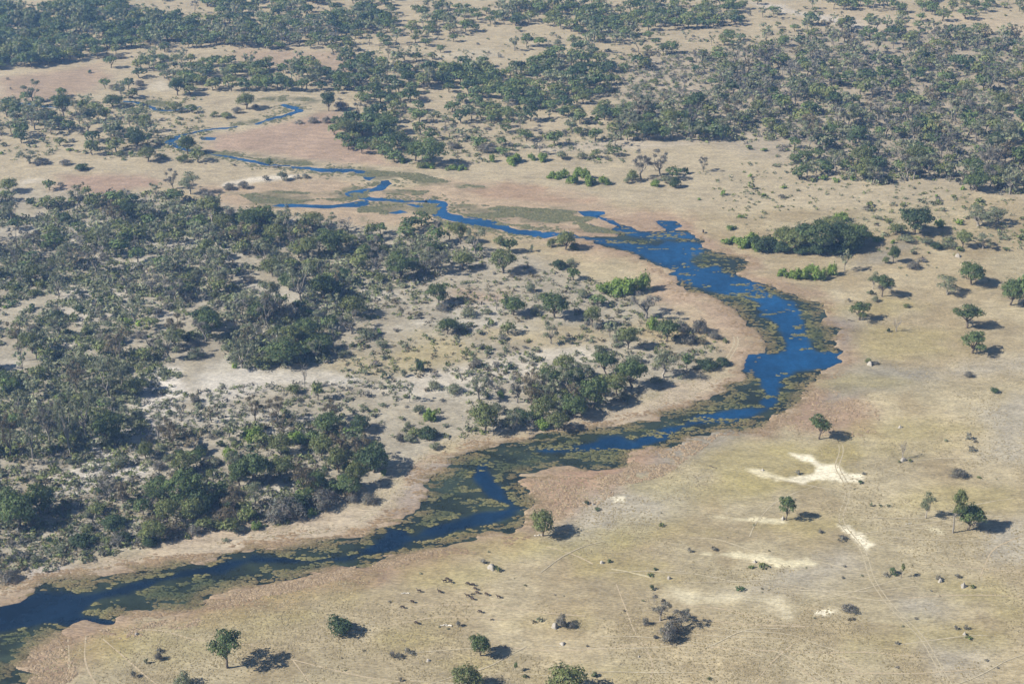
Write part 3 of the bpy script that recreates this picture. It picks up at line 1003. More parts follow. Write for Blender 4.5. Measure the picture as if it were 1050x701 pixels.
for x, y, w, h, c in ((658, 184, 22, 28, 'w'), (676, 180, 20, 24, 'w'), (690, 184, 15, 14, 'g'), (648, 186, 16, 15, 'S'), (672, 191, 12, 10, 'B'), (692, 192, 11, 13, 'K'), (684, 188, 14, 10, 's'), (703, 178, 8, 8, 'K'), (643, 188, 9, 8, 's')):
    add(x, y, w, h, c)
for x, y, w, h in ((568, 183, 14, 10), (578, 182, 13, 12), (587, 188, 16, 15), (600, 183, 14, 14), (605, 189, 16, 14), (619, 189, 16, 12), (592, 180, 14, 12)):
    add(x, y, w, h, 'B')
# behind the upstream flats
for x, y, w, h, c in ((442, 170, 32, 27, 'g'), (426, 165, 20, 20, 'g'), (491, 153, 17, 14, 'g'), (568, 149, 18, 15, 'g'), (540, 145, 14, 12, 'g'), (576, 163, 15, 11, 's'), (597, 163, 13, 9, 's'),
                      (610, 162, 11, 10, 'S'), (466, 152, 14, 8, 'k'), (500, 156, 24, 6, 'k'), (432, 172, 14, 8, 'S'), (404, 166, 16, 12, 'g'), (395, 162, 18, 14, 'g'), (388, 158, 20, 16, 'o')):
    add(x, y, w, h, c)
for x, y, w, h in ((463, 174, 15, 8), (474, 174, 12, 7), (505, 166, 9, 11), (527, 166, 18, 13), (545, 164, 11, 9), (556, 165, 14, 12), (525, 169, 14, 6), (414, 166, 13, 8), (440, 172, 16, 8)):
    add(x, y, w, h, 'B')
# the near side of the upstream bend
for x, y, w, h, c in ((580, 256, 20, 20, 'o'), (566, 253, 11, 11, 'S'), (588, 256, 11, 9, 'K'), (522, 259, 17, 15, 'g'), (516, 280, 29, 24, 'o'), (573, 275, 16, 11, 'K'), (585, 272, 14, 8, 's'), (588, 287, 14, 13, 'g'),
                      (490, 256, 13, 8, 'B'), (472, 250, 15, 22, 'o'), (461, 246, 14, 18, 'o'), (512, 250, 14, 10, 'S'), (545, 258, 6, 9, 's'), (432, 232, 18, 15, 'g'), (420, 236, 18, 14, 'G'),
                      (449, 312, 22, 22, 'g'), (454, 318, 18, 9, 'k'), (527, 323, 24, 20, 'g'), (569, 326, 30, 27, 'g'), (548, 322, 14, 10, 's'), (459, 342, 19, 17, 'g'), (521, 342, 17, 13, 'o'), (565, 352, 20, 24, 'y'),
                      (544, 299, 13, 11, 's'), (607, 335, 18, 22, 'o'), (613, 314, 18, 13, 'g'), (598, 305, 13, 11, 's'), (625, 345, 15, 18, 'y'), (614, 362, 14, 11, 's'), (480, 324, 22, 8, 's'), (500, 322, 12, 8, 's'), (470, 338, 22, 8, 's'),
                      (621, 384, 20, 24, 'g'), (579, 382, 22, 20, 'o'), (598, 388, 22, 20, 'y'), (566, 398, 24, 22, 'g'), (632, 404, 22, 22, 'o'), (556, 430, 24, 24, 'o'), (590, 428, 26, 24, 'g'), (574, 420, 22, 20, 'o'), (618, 396, 18, 16, 'S'), (538, 432, 20, 14, 'K'), (608, 418, 27, 32, 'g'), (589, 400, 25, 24, 'g'), (491, 410, 24, 26, 'y'), (545, 420, 24, 32, 'n'), (560, 412, 24, 22, 'y'),
                      (497, 442, 33, 30, 'o'), (526, 442, 24, 24, 'y'), (572, 441, 24, 20, 'o'), (510, 424, 14, 14, 's'), (552, 402, 20, 12, 's'), (465, 402, 22, 10, 's'), (445, 398, 18, 8, 's'), (431, 380, 10, 12, 'K'), (428, 372, 8, 6, 's'), (488, 376, 14, 10, 'k'),
                      (648, 398, 30, 31, 'g'), (680, 387, 27, 27, 'p'), (704, 378, 14, 15, 'u'), (725, 377, 22, 10, 'K'), (740, 374, 14, 10, 'K'), (644, 358, 19, 23, 'o'), (663, 326, 32, 27, 'w'), (683, 350, 24, 24, 'g'),
                      (698, 340, 20, 14, 'k'), (717, 341, 20, 18, 'k'), (733, 347, 13, 10, 'k'), (705, 352, 18, 12, 'k'), (743, 351, 8, 5, 'S'), (711, 364, 6, 7, 'S'), (650, 372, 22, 9, 's'), (672, 392, 16, 8, 's'), (636, 348, 20, 15, 's'), (700, 366, 12, 5, 's'),
                      (640, 410, 20, 8, 's'), (720, 352, 14, 6, 'q')):
    add(x, y, w, h, c)
for x, y, w, h in ((620, 300, 26, 14), (634, 301, 28, 18), (648, 300, 28, 24), (658, 298, 22, 26), (630, 294, 22, 14), (668, 338, 14, 20), (513, 408, 9, 11), (555, 439, 22, 14), (548, 428, 14, 10), (636, 297, 16, 10)):
    add(x, y, w, h, 'B')
# between the woodland and the near bend
for x, y, w, h, c in ((380, 246, 14, 18, 'o'), (390, 240, 15, 12, 'g'), (416, 243, 20, 13, 'g'), (410, 286, 28, 27, 'g'), (388, 280, 22, 24, 'w'), (436, 280, 26, 26, 'y'), (448, 282, 24, 26, 'w'), (475, 276, 20, 18, 'o'),
                      (293, 240, 27, 26, 'y'), (320, 235, 26, 18, 'o'), (340, 262, 23, 27, 'g'), (328, 258, 18, 22, 'y'), (252, 236, 28, 22, 'g'), (270, 232, 26, 20, 'g'), (252, 256, 28, 26, 'n'), (236, 222, 14, 10, 'k'), (352, 236, 16, 12, 'w'),
                      (213, 203, 14, 9, 'k'), (235, 194, 15, 7, 'k'), (250, 193, 13, 9, 'k'), (273, 185, 8, 7, 'k'), (290, 185, 14, 12, 's'), (305, 183, 8, 5, 'k'), (313, 183, 9, 6, 'k'), (276, 172, 7, 9, 'g'),
                      (30, 168, 20, 14, 'y'), (44, 168, 16, 8, 'k'), (67, 169, 14, 7, 'k'), (83, 174, 15, 5, 'K'), (51, 195, 13, 11, 'g'), (10, 197, 20, 15, 'o'), (62, 191, 8, 5, 'k'), (177, 194, 15, 19, 'w'), (195, 199, 22, 20, 'p'),
                      (123, 160, 14, 7, 'S'), (187, 166, 16, 9, 'S'), (193, 158, 17, 20, 'g'), (203, 166, 18, 14, 'o'), (152, 166, 18, 16, 'o'), (140, 152, 20, 18, 'G'), (120, 152, 18, 18, 'y'), (165, 163, 14, 8, 's'),
                      (253, 112, 18, 17, 'o'), (262, 113, 10, 8, 'k'), (243, 116, 12, 8, 'k'), (232, 121, 14, 8, 'S'), (220, 120, 10, 7, 'S'), (337, 114, 14, 20, 'G'), (350, 112, 16, 10, 'k'), (321, 126, 13, 7, 'k'), (335, 126, 11, 8, 'k'), (307, 127, 10, 5, 'k'),
                      (354, 130, 13, 11, 'G'), (366, 128, 12, 12, 'g'), (378, 127, 9, 16, 'g'), (396, 138, 26, 20, 'g'), (372, 140, 20, 14, 'G'), (414, 113, 8, 8, 'o'), (374, 110, 6, 4, 'k'), (240, 170, 4, 3, 'k'),
                      (114, 70, 13, 13, 'g'), (122, 60, 14, 6, 'k'), (92, 75, 6, 4, 'K'), (108, 91, 11, 11, 'g'), (118, 92, 14, 7, 'k'), (132, 92, 13, 12, 'G'), (143, 88, 12, 7, 'k'), (182, 98, 17, 17, 'G'), (195, 98, 16, 13, 'o'), (145, 72, 18, 14, 'o'), (143, 80, 16, 10, 'G'),
                      (41, 109, 9, 10, 'g'), (9, 112, 10, 12, 'G'), (66, 120, 20, 24, 'g'), (62, 106, 12, 9, 'g'), (116, 110, 22, 13, 'g'), (90, 106, 14, 9, 'y'), (22, 138, 14, 16, 'y'), (53, 138, 18, 14, 'y'), (150, 136, 12, 20, 'o'), (90, 135, 22, 16, 'y'), (118, 136, 26, 14, 'y'), (180, 115, 16, 11, 'o'), (197, 116, 12, 9, 'g'),
                      (8, 82, 4, 3, 'k'), (11, 92, 3, 3, 'k'), (50, 54, 3, 3, 'k')):
    add(x, y, w, h, c)
# lower left woodland: the trees that stand out
for x, y, w, h, c in ((120, 366, 28, 30, 'n'), (174, 368, 24, 30, 'y'), (112, 406, 34, 38, 'y'), (72, 376, 26, 12, 's'), (140, 404, 26, 18, 'o'), (292, 374, 36, 26, 'g'), (325, 362, 30, 20, 'g'), (342, 356, 10, 24, 'y'), (270, 376, 24, 14, 'S'),
                      (216, 345, 26, 26, 'g'), (254, 350, 16, 22, 'y'), (310, 312, 30, 42, 'y'), (280, 328, 32, 48, 'y'), (332, 306, 28, 26, 'g'), (360, 342, 28, 20, 'w'), (376, 346, 26, 12, 's'), (388, 342, 8, 8, 'B'), (392, 356, 14, 9, 's'), (352, 366, 16, 9, 's'), (394, 388, 7, 8, 'K'),
                      (326, 410, 13, 20, 'o'), (302, 403, 18, 12, 'S'), (262, 432, 18, 26, 'n'), (284, 434, 22, 28, 'n'), (340, 430, 18, 20, 'n'), (370, 442, 22, 16, 'G'), (336, 444, 30, 22, 'g'), (364, 458, 26, 18, 'y'),
                      (262, 496, 30, 34, 'g'), (246, 498, 24, 26, 'g'), (347, 484, 20, 26, 'o'), (384, 484, 33, 26, 'G'), (366, 500, 20, 26, 'o'), (352, 494, 12, 12, 'B'), (394, 486, 10, 8, 'B'), (332, 518, 34, 22, 'k'), (294, 530, 40, 26, 'k'), (282, 534, 24, 14, 'k'), (306, 524, 26, 20, 'K'),
                      (362, 513, 18, 10, 'k'), (378, 515, 20, 12, 'k'), (262, 518, 18, 22, 'p'), (310, 498, 16, 12, 'B'), (262, 452, 22, 20, 'B'), (305, 456, 20, 20, 'B'), (288, 466, 24, 22, 'o'), (235, 470, 20, 18, 'B'), (330, 470, 24, 24, 'o'), (350, 460, 20, 20, 'n'),
                      (232, 534, 34, 18, 'q'), (225, 540, 22, 10, 'S'), (176, 546, 30, 14, 'q'), (156, 540, 22, 14, 'q'), (20, 540, 36, 34, 'g'), (42, 526, 30, 30, 'g'), (10, 530, 26, 30, 'g'), (112, 514, 22, 26, 'w'), (126, 516, 18, 22, 'n'), (190, 518, 34, 34, 'g'), (164, 514, 28, 24, 'g'), (205, 524, 30, 28, 'K'),
                      (100, 526, 22, 14, 'S'), (116, 540, 26, 14, 'K'), (84, 558, 30, 14, 'K'), (122, 556, 24, 12, 'k'), (8, 594, 26, 14, 'k'), (60, 566, 18, 8, 's'), (124, 478, 18, 14, 's'), (150, 470, 16, 18, 'o'), (72, 465, 20, 60, 'y'), (34, 470, 22, 50, 'y'), (12, 470, 18, 46, 'n'), (52, 456, 20, 44, 'w'), (90, 450, 26, 46, 'y'), (112, 452, 30, 30, 'g'),
                      (438, 448, 20, 14, 'K'), (426, 446, 16, 10, 'S'), (446, 460, 14, 8, 's'), (420, 452, 18, 8, 's'), (410, 452, 10, 10, 'k'), (440, 430, 20, 16, 'B'), (430, 424, 16, 12, 's'), (418, 438, 10, 7, 's'), (420, 412, 10, 16, 'y'), (414, 386, 8, 10, 's'), (374, 384, 8, 8, 's')):
    add(x, y, w, h, c)
# small scrub on the plain
for x, y, w, h, c in ((163, 676, 10, 9, 'k'), (164, 668, 7, 6, 'k'), (150, 680, 5, 7, 's'), (137, 694, 7, 8, 'k'), (189, 703, 22, 18, 's'), (610, 693, 8, 6, 'K'), (402, 673, 7, 8, 'k'), (410, 674, 9, 7, 'k'), (417, 669, 7, 7, 'k'), (411, 698, 4, 5, 'k'),
                      (529, 688, 5, 9, 'u'), (538, 694, 6, 4, 'K'), (518, 664, 4, 4, 'k'), (495, 577, 7, 6, 'k'), (510, 585, 9, 6, 'S'), (470, 642, 6, 7, 'k'), (554, 636, 8, 5, 's'), (547, 638, 6, 4, 'q'), (422, 671, 6, 5, 'k'),
                      (732, 564, 7, 5, 'k'), (707, 566, 5, 6, 'k'), (672, 584, 5, 3, 'K'), (667, 590, 8, 4, 'S'), (669, 604, 5, 6, 'K'), (758, 604, 10, 4, 'K'), (727, 696, 6, 3, 'S'), (770, 582, 8, 3, 'S'), (782, 581, 12, 4, 'S'),
                      (914, 588, 8, 8, 'K'), (908, 590, 7, 5, 'k'), (924, 592, 6, 13, 't'), (919, 590, 4, 3, 'K'), (962, 594, 7, 6, 'k'), (982, 592, 7, 5, 'k'), (997, 602, 7, 4, 'S'), (870, 626, 18, 6, 'k'), (872, 635, 8, 4, 'q'), (980, 645, 5, 6, 'k'), (990, 645, 5, 6, 'k'), (993, 654, 9, 4, 'S'), (920, 660, 5, 4, 'k'),
                      (864, 553, 11, 6, 'k'), (841, 546, 6, 5, 'k'), (882, 495, 7, 4, 'K'), (885, 486, 5, 3, 'k'), (893, 519, 4, 5, 's'), (903, 519, 5, 3, 's'), (911, 519, 5, 3, 's'), (993, 450, 7, 8, 'k'), (996, 462, 8, 6, 'k'), (933, 473, 5, 4, 'S'), (922, 474, 4, 3, 'S'), (1000, 453, 6, 3, 'k'),
                      (818, 486, 5, 6, 'k'), (678, 539, 7, 4, 'S'), (602, 516, 6, 4, 'K'), (612, 523, 7, 3, 'K'), (1004, 490, 6, 3, 'S'), (625, 576, 5, 4, 'K'), (970, 452, 5, 3, 's'), (870, 309, 4, 4, 'k'), (893, 302, 9, 6, 's')):
    add(x, y, w, h, c)

# ------------------------------------------------------------------ woods filled in between: (outline in the photo, how many, {species: share}, width in metres lo..hi)
def inside(poly, px, py):
    poly = np.asarray(poly, float)
    ins = np.zeros(px.shape, bool)
    n = len(poly)
    for i in range(n):
        ax, ay = poly[i]
        bx, by = poly[(i + 1) % n]
        if ay != by:
            ins ^= ((ay > py) != (by > py)) & (px < (bx - ax) * (py - ay) / (by - ay) + ax)
    return ins


def lo_of(c):
    return c in BUSHES


def fill(poly, n, mix, lo, hi, clear=.55, clump=.0, seed=0):
    r = np.random.default_rng(3000 + seed)
    p = np.asarray(poly, float)
    x0, y0, x1, y1 = p[:, 0].min(), p[:, 1].min(), p[:, 0].max(), p[:, 1].max()
    codes, wts = list(mix), np.array(list(mix.values()), float)
    have = [(q['x'], q['y'], q['w']) for q in PL if x0 - 40 < q['x'] < x1 + 40 and y0 - 40 < q['y'] < y1 + 40]
    got = tries = 0
    while got < n and tries < n * 30:
        tries += 1
        x, y = r.uniform(x0, x1), r.uniform(y0, y1)
        if not inside(p, np.array([x]), np.array([y]))[0]:
            continue
        gx_, gy_ = ground(x, y)
        if clump and fbm(np.array([float(gx_)]), np.array([float(gy_)]), 60, 71, 3)[0] < clump:
            continue
        c = codes[r.choice(len(codes), p=wts / wts.sum())]
        ppm = FPX / slant(x, y)
        w = r.uniform(lo, hi) * (1 if c in TREES else .85) * ppm
        if any((x - a) ** 2 + ((y - b) * 2.1) ** 2 < (clear * (w + ww) * .5) ** 2 for a, b, ww in have):
            continue
        hf = dict(g=.8, G=.85, o=.85, u=.95, p=.95, y=1.15, n=1.1, w=1.1, t=1.5, B=.65, k=.6, K=.65, s=.55, S=.6, q=.55)[c]
        PL.append(dict(x=x, y=y, w=w, h=w * hf * r.uniform(.8, 1.2), c=c, label=None, hand=False))
        have.append((x, y, w))
        got += 1


NG = [(-30, 198), (60, 208), (110, 198), (170, 196), (215, 210), (300, 226), (350, 240), (420, 240), (500, 262), (430, 292), (392, 298), (345, 345), (335, 372), (240, 378), (205, 345), (150, 300), (90, 290), (-30, 300)]
fill(NG, 185, dict(y=5, o=3, g=2.4, w=1.4, n=.8, G=.5, t=.4), 7.5, 14, .40, seed=1)
fill(NG, 190, dict(s=4, S=4, K=.8, B=1.5, k=.8), 5, 10, .28, seed=2)
LG = [(-30, 296), (90, 286), (200, 340), (215, 372), (140, 400), (135, 450), (60, 500), (-30, 520)]
fill([(-30, 296), (90, 290), (150, 300), (205, 345), (210, 372), (130, 380), (-30, 360)], 22, dict(y=3, n=1, o=2, w=1), 7, 13, .5, seed=3)
fill([(-30, 296), (90, 290), (150, 300), (205, 345), (210, 372), (130, 380), (-30, 360)], 95, dict(s=4, S=3, k=2, K=1, B=.8), 4, 9, .34, seed=4)
fill([(-30, 375), (120, 385), (140, 400), (150, 440), (130, 455), (60, 462), (-30, 470)], 30, dict(y=3, g=3, o=2.4, n=1, w=1), 7, 12, .42, seed=5)
fill([(-30, 375), (120, 385), (140, 400), (150, 440), (130, 455), (-30, 480)], 60, dict(s=4, S=4, K=1, k=1, B=.8), 4, 8, .36, seed=6)
fill([(-30, 470), (130, 458), (150, 520), (90, 570), (-30, 585)], 80, dict(s=5, S=3, k=2, K=.6), 3, 7, .45, seed=7)
fill([(150, 480), (230, 440), (300, 436), (380, 436), (388, 470), (380, 505), (300, 536), (180, 556), (100, 562), (130, 520)], 30, dict(o=3, g=3, y=1, n=1), 7, 12, .42, seed=8)
fill([(150, 480), (230, 440), (300, 436), (380, 436), (388, 470), (380, 505), (300, 536), (180, 556), (100, 562), (130, 520)], 90, dict(S=4, s=2, K=2, k=1.5, B=1.6, q=1), 4, 9, .32, seed=9)
fill([(130, 400), (200, 400), (330, 400), (420, 396), (440, 430), (400, 440), (230, 440), (150, 480), (136, 430)], 75, dict(s=6, S=2, k=2), 2.5, 7, .5, seed=10)
fill([(160, 430), (240, 420), (250, 450), (190, 470), (150, 470)], 8, dict(y=1, n=1, w=1), 6, 10, .5, seed=11)
SCRUB = [(340, 350), (400, 290), (470, 262), (560, 262), (640, 305), (740, 350), (735, 368), (680, 400), (600, 425), (470, 450), (400, 450), (400, 400), (350, 385)]
fill(SCRUB, 150, dict(s=6, S=2, k=3, q=1.5), 2, 6.5, .5, seed=12)
fill([(470, 350), (640, 330), (650, 400), (600, 420), (480, 400)], 40, dict(s=5, S=2, k=3, K=.5), 4, 8, .4, seed=13)
fill([(540, 395), (600, 390), (625, 410), (600, 425), (540, 440), (510, 440)], 16, dict(w=2, y=2, n=1, o=1), 7, 11, .4, seed=14)
# far bank of the upstream flats
fill([(420, 100), (640, 100), (640, 165), (560, 165), (440, 160)], 55, dict(s=4, S=4, k=2, B=1), 4, 8, .45, seed=15)
fill([(420, 112), (640, 118), (640, 148), (430, 148)], 20, dict(o=2, g=2, y=1), 7, 11, .45, seed=16)
CG = [(428, 84), (460, 70), (505, 70), (520, 76), (545, 66), (570, 60), (592, 46), (605, 46), (612, 60), (626, 72), (624, 96), (600, 112), (540, 112), (500, 104), (470, 95), (432, 95)]
fill(CG, 140, dict(g=4, o=3, G=2, y=1.4), 9, 15, .28, seed=17)
fill([(420, 95), (560, 112), (640, 112), (640, 128), (420, 130)], 22, dict(g=3, o=2, G=1), 9, 14, .4, seed=18)
fill([(350, 56), (418, 60), (424, 84), (430, 108), (372, 108), (352, 96)], 55, dict(g=3, G=3, y=2, o=1), 9, 14, .34, seed=19)
fill([(338, 130), (400, 118), (416, 150), (424, 160), (372, 160), (345, 152)], 34, dict(g=3, G=3, o=2), 9, 15, .34, seed=20)
fill([(206, 64), (300, 66), (350, 82), (352, 94), (300, 94), (210, 94)], 70, dict(g=3, o=2, G=1.6, y=1.2), 9, 14, .3, seed=21)
fill([(130, 62), (205, 62), (210, 92), (176, 98), (166, 84), (138, 76)], 26, dict(g=3, o=2, y=1.5), 8, 14, .4, seed=22)
fill([(-20, 112), (50, 100), (135, 96), (148, 120), (165, 150), (100, 160), (-20, 146)], 52, dict(y=4, g=3, o=2, G=1), 8, 14, .36, seed=23)
fill([(-20, 112), (50, 100), (135, 96), (210, 112), (205, 128), (150, 160), (-20, 160)], 50, dict(s=3, S=4, k=2, B=1), 4, 8, .4, seed=24)
fill([(-20, 10), (130, 6), (150, 18), (180, 24), (190, 44), (150, 48), (118, 52), (104, 60), (60, 66), (-20, 76)], 330, dict(g=4, G=3, o=1.6, y=1.6), 9, 15, .24, seed=25)
fill([(150, 18), (270, 26), (290, 46), (235, 50), (140, 50)], 80, dict(g=3, G=2, o=2, y=2), 9, 14, .28, seed=26)
fill([(200, -6), (400, -6), (412, 22), (394, 34), (330, 40), (270, 30), (236, 22), (200, 8)], 170, dict(g=3, G=2.5, y=1.6, o=1), 9, 14, .27, seed=27)
fill([(205, 40), (250, 36), (340, 38), (352, 50), (300, 52), (215, 48)], 55, dict(g=3, w=1, y=2, o=1), 8, 13, .32, seed=28)
fill([(-30, -26), (1080, -26), (1080, -4), (-30, 4)], 260, dict(g=3, G=2, y=2, o=1), 9, 15, .3, seed=29)
fill([(340, 30), (430, 24), (450, 40), (400, 50), (340, 48)], 24, dict(g=3, y=2, o=2), 8, 13, .45, seed=30)
fill([(420, 6), (540, 8), (545, 25), (500, 26), (480, 38), (430, 38), (425, 20)], 34, dict(g=3, y=2, o=2), 9, 14, .45, seed=31)
fill([(510, 8), (760, 4), (764, 24), (736, 30), (690, 30), (640, 38), (600, 36), (560, 30), (500, 24)], 170, dict(g=3, y=2.4, o=2, G=1), 9, 15, .28, seed=32)
fill([(560, 20), (650, 34), (660, 46), (620, 48), (590, 40)], 18, dict(y=3, g=2, o=1), 8, 13, .4, seed=33)
RG = [(780, 30), (830, 22), (900, 32), (980, 34), (1070, 38), (1070, 200), (1010, 200), (960, 182), (900, 190), (840, 178), (790, 150), (740, 146), (640, 144), (625, 118), (690, 112), (740, 80), (760, 45)]
fill(RG, 420, dict(y=4, w=1.6, o=2.4, g=2.4, G=1, n=1), 9, 16, .30, clump=.34, seed=34)
fill(RG, 330, dict(s=6, S=4, k=3, K=1, B=.5), 4, 9, .3, seed=35)
fill([(745, 85), (830, 78), (840, 100), (790, 112), (740, 104)], 22, dict(y=2, w=2, G=1), 10, 15, .3, seed=36)
fill([(630, 118), (720, 118), (744, 140), (735, 146), (640, 144)], 26, dict(y=2, o=2, g=2), 8, 13, .4, seed=37)
fill([(625, 60), (740, 60), (740, 110), (630, 112)], 70, dict(s=4, S=3, k=2), 3, 8, .45, seed=38)
for x, y, w, h, c in ((665, 66, 14, 14, 'n'), (655, 70, 16, 14, 'G'), (640 + 40, 56, 10, 12, 'g'), (689, 55, 14, 13, 'g'), (675, 57, 10, 10, 'y'), (703, 41, 9, 9, 'y'), (749, 44, 9, 10, 'g'), (741, 43, 10, 9, 'o'), (720, 62, 12, 12, 'o'), (738, 66, 16, 14, 'g'), (713, 76, 9, 9, 'G'), (721, 86, 8, 6, 's'),
                      (540, 48, 12, 13, 'g'), (553, 48, 16, 10, 'g'), (572, 47, 10, 8, 's'), (587, 46, 12, 10, 'o'), (452, 54, 9, 8, 'g'), (495, 69, 12, 12, 'g'), (501, 55, 4, 3, 'k'), (490, 46, 4, 3, 'k'), (662, 91, 9, 5, 'S'),
                      (870, 29, 14, 12, 'G'), (891, 25, 13, 7, 'g'), (909, 28, 11, 7, 'g'), (949, 23, 8, 3, 'k'), (985, 34, 10, 9, 'G'), (866, 34, 18, 12, 'n'), (966, 22, 16, 14, 'o'), (990, 20, 18, 12, 'g'), (318, 29, 5, 7, 'w')):
    add(x, y, w, h, c)
fill([(840, -6), (1080, -6), (1080, 20), (1040, 20), (1000, 17), (950, 16), (900, 12), (838, 10)], 70, dict(g=3, y=2, o=2), 9, 14, .4, seed=39)
fill([(780, 150), (880, 150), (900, 185), (860, 190), (820, 185), (790, 170)], 30, dict(s=3, S=3, B=1.2, k=1), 4, 9, .4, seed=40)
fill([(800, 150), (850, 152), (860, 180), (820, 186)], 9, dict(g=2, y=2, o=1), 8, 12, .4, seed=41)
fill([(880, 195), (1050, 190), (1050, 260), (900, 262), (880, 225)], 60, dict(s=4, S=4, k=1, B=.6), 3, 8, .5, seed=42)
fill([(730, 160), (850, 185), (860, 215), (760, 225), (700, 200)], 36, dict(s=3, S=3, B=2), 1.5, 4, .6, seed=43)
fill([(640, 20), (760, 28), (760, 50), (640, 54)], 12, dict(s=3, k=3), 3, 5, .6, seed=44)
fill([(0, 560), (110, 548), (200, 540), (330, 520), (300, 545), (120, 572), (0, 596)], 40, dict(s=4, S=3, q=2), 2, 5, .5, seed=45)
fill([(860, 270), (1050, 260), (1050, 320), (900, 330)], 14, dict(s=4, q=1), 1.5, 3.5, .6, seed=46)
fill([(520, 555), (1040, 440), (1040, 690), (300, 690), (340, 620)], 45, dict(s=2, k=2, q=2), .8, 2.0, .6, seed=47)

# scattered over the far plains
FAR = [(-20, 4), (1070, 4), (1070, 60), (840, 60), (700, 130), (640, 165), (420, 165), (340, 120), (350, 60), (240, 60), (-20, 66)]
fill(FAR, 130, dict(g=3, o=3, y=2, w=.6), 6, 12, .55, seed=60)
fill(FAR, 260, dict(s=5, S=4, k=2), 3, 7, .55, seed=61)

# ------------------------------------------------------------------ put them up: the 300 largest trees and the 300 largest bushes singly, the rest as one mass each
LOOK_TREE = {'g': 'dark green round tree', 'G': 'blackish-green dense tree', 'o': 'full-crowned olive tree', 'u': 'green umbrella-shaped tree', 'p': 'pale grey-green open tree',
             'y': 'grey-green thin-crowned tree', 'n': 'brownish thin-crowned tree', 'w': 'grey nearly leafless tree', 't': 'tall narrow olive tree'}
LOOK_BUSH = {'B': 'bright green leafy bush', 'k': 'dark grey twiggy bush', 'K': 'dark green dense bush', 's': 'grey-green low bush', 'S': 'olive green low bush', 'q': 'dry brown bush'}
PLACES = [("the large salt pan", 290, 390), ("the leftmost white sand spots", 110, 478), ("the left woodland's clearing", 75, 350), ("the yellow grass patch", 440, 358),
          ("the scrub's pale ground strip", 520, 378), ("the open channel's lowest bend", 490, 490), ("the wide blue river bend", 800, 350), ("the bend's bright green thicket", 642, 292),
          ("the dark riverside thicket", 842, 242), ("the narrow channel's big curve", 450, 212), ("the long upstream pool", 330, 210), ("the farthest channel loop", 300, 112),
          ("the upstream white strip", 270, 184), ("the far left reddish flat", 115, 188), ("the far left pinkish plain", 60, 88), ("the far pinkish meadow", 320, 62),
          ("the far lone-tree meadow", 495, 55), ("the far right pale meadow", 950, 24), ("the far bank's bright bushes", 597, 180), ("the far bank's leafless clump", 668, 172),
          ("the upstream channel's sharp bend", 180, 148), ("the grey silt flat", 905, 388), ("the white sand with tracks", 846, 482), ("the curved wheel tracks", 900, 606),
          ("the river's near left corner", 30, 640), ("the antelope herd", 485, 607), ("the long white log", 457, 640), ("the three grouped trees", 975, 530),
          ("the plain's sandy streak", 780, 574), ("the broad pale sandy fan", 745, 612), ("the neat umbrella tree", 997, 350), ("the lone near-edge tree", 233, 665),
          ("the brown twin-trees", 273, 420), ("the salt pan's biggest tree", 292, 362), ("the upstream woodland rim", 240, 215), ("the clearing's tall thin tree", 120, 350),
          ("the muddy left bank", 430, 480), ("the meadow beyond the river", 720, 185), ("the far central grove", 540, 90), ("the far right woodland", 860, 110),
          ("the far right woodland's rim", 900, 178), ("the far left forest", 70, 35), ("the muddy bank's scrub", 560, 420), ("the bend's point of scrub", 690, 350)]
TOUCH = 34


def where(x, y):
    best = min(PLACES, key=lambda p: (p[1] - x) ** 2 + ((p[2] - y) * 1.7) ** 2)
    dx, dy = x - best[1], (y - best[2]) * 1.7
    d = math.hypot(dx, dy)
    if abs(dx) > abs(dy):
        rel = 'left of' if dx < 0 else 'right of'
    else:
        rel = 'beyond' if dy < 0 else 'before'
    if d > 75:
        rel = 'far ' + rel if rel.split()[0] in ('left', 'right') else ('well ' + rel)
    elif d < 22:
        rel = 'just ' + rel
    return rel + ' ' + best[0]


ORD = ['', 'second', 'third', 'fourth', 'fifth', 'sixth', 'seventh', 'eighth', 'ninth', 'tenth', 'eleventh', 'twelfth', 'thirteenth', 'fourteenth', 'fifteenth', 'sixteenth']
CNT = {2: 'two', 3: 'three', 4: 'four', 5: 'five', 6: 'six', 7: 'seven', 8: 'eight', 9: 'nine', 10: 'ten', 11: 'eleven', 12: 'twelve', 13: 'thirteen', 14: 'fourteen', 15: 'fifteen', 16: 'sixteen'}


def name_apart(items):
    """items of one look at one place: told apart by size, else by their order from the left"""
    if len(items) == 1:
        return
    items.sort(key=lambda q: q['x'])
    n = len(items)
    if n == 2 and abs(items[0]['w'] / items[1]['w'] - 1) > .3:
        a, b = (0, 1) if items[0]['w'] > items[1]['w'] else (1, 0)
        items[a]['label'] = 'larger ' + items[a]['label'].replace(' tree', ' tree of two,', 1).replace(' bush', ' bush of two,', 1)
        items[b]['label'] = 'smaller ' + items[b]['label'].replace(' tree', ' tree of two,', 1).replace(' bush', ' bush of two,', 1)
        return
    for i, q in enumerate(items):
        t = q['label'].replace(' tree', ' trees', 1).replace(' bush', ' bushes', 1)
        cnt = CNT.get(n, '')
        if i == 0:
            pre = 'leftmost of '
        elif i == n - 1:
            pre = 'rightmost of '
        elif i < n / 2:
            pre = ORD[min(i, 15)] + ' from left, '
        else:
            pre = ORD[min(n - 1 - i, 15)] + ' from right, ' if n - 1 - i > 0 else 'rightmost of '
        q['label'] = pre + ((cnt + ' ' if i in (0, n - 1) else '') + t if 'of' in pre else q['label'])


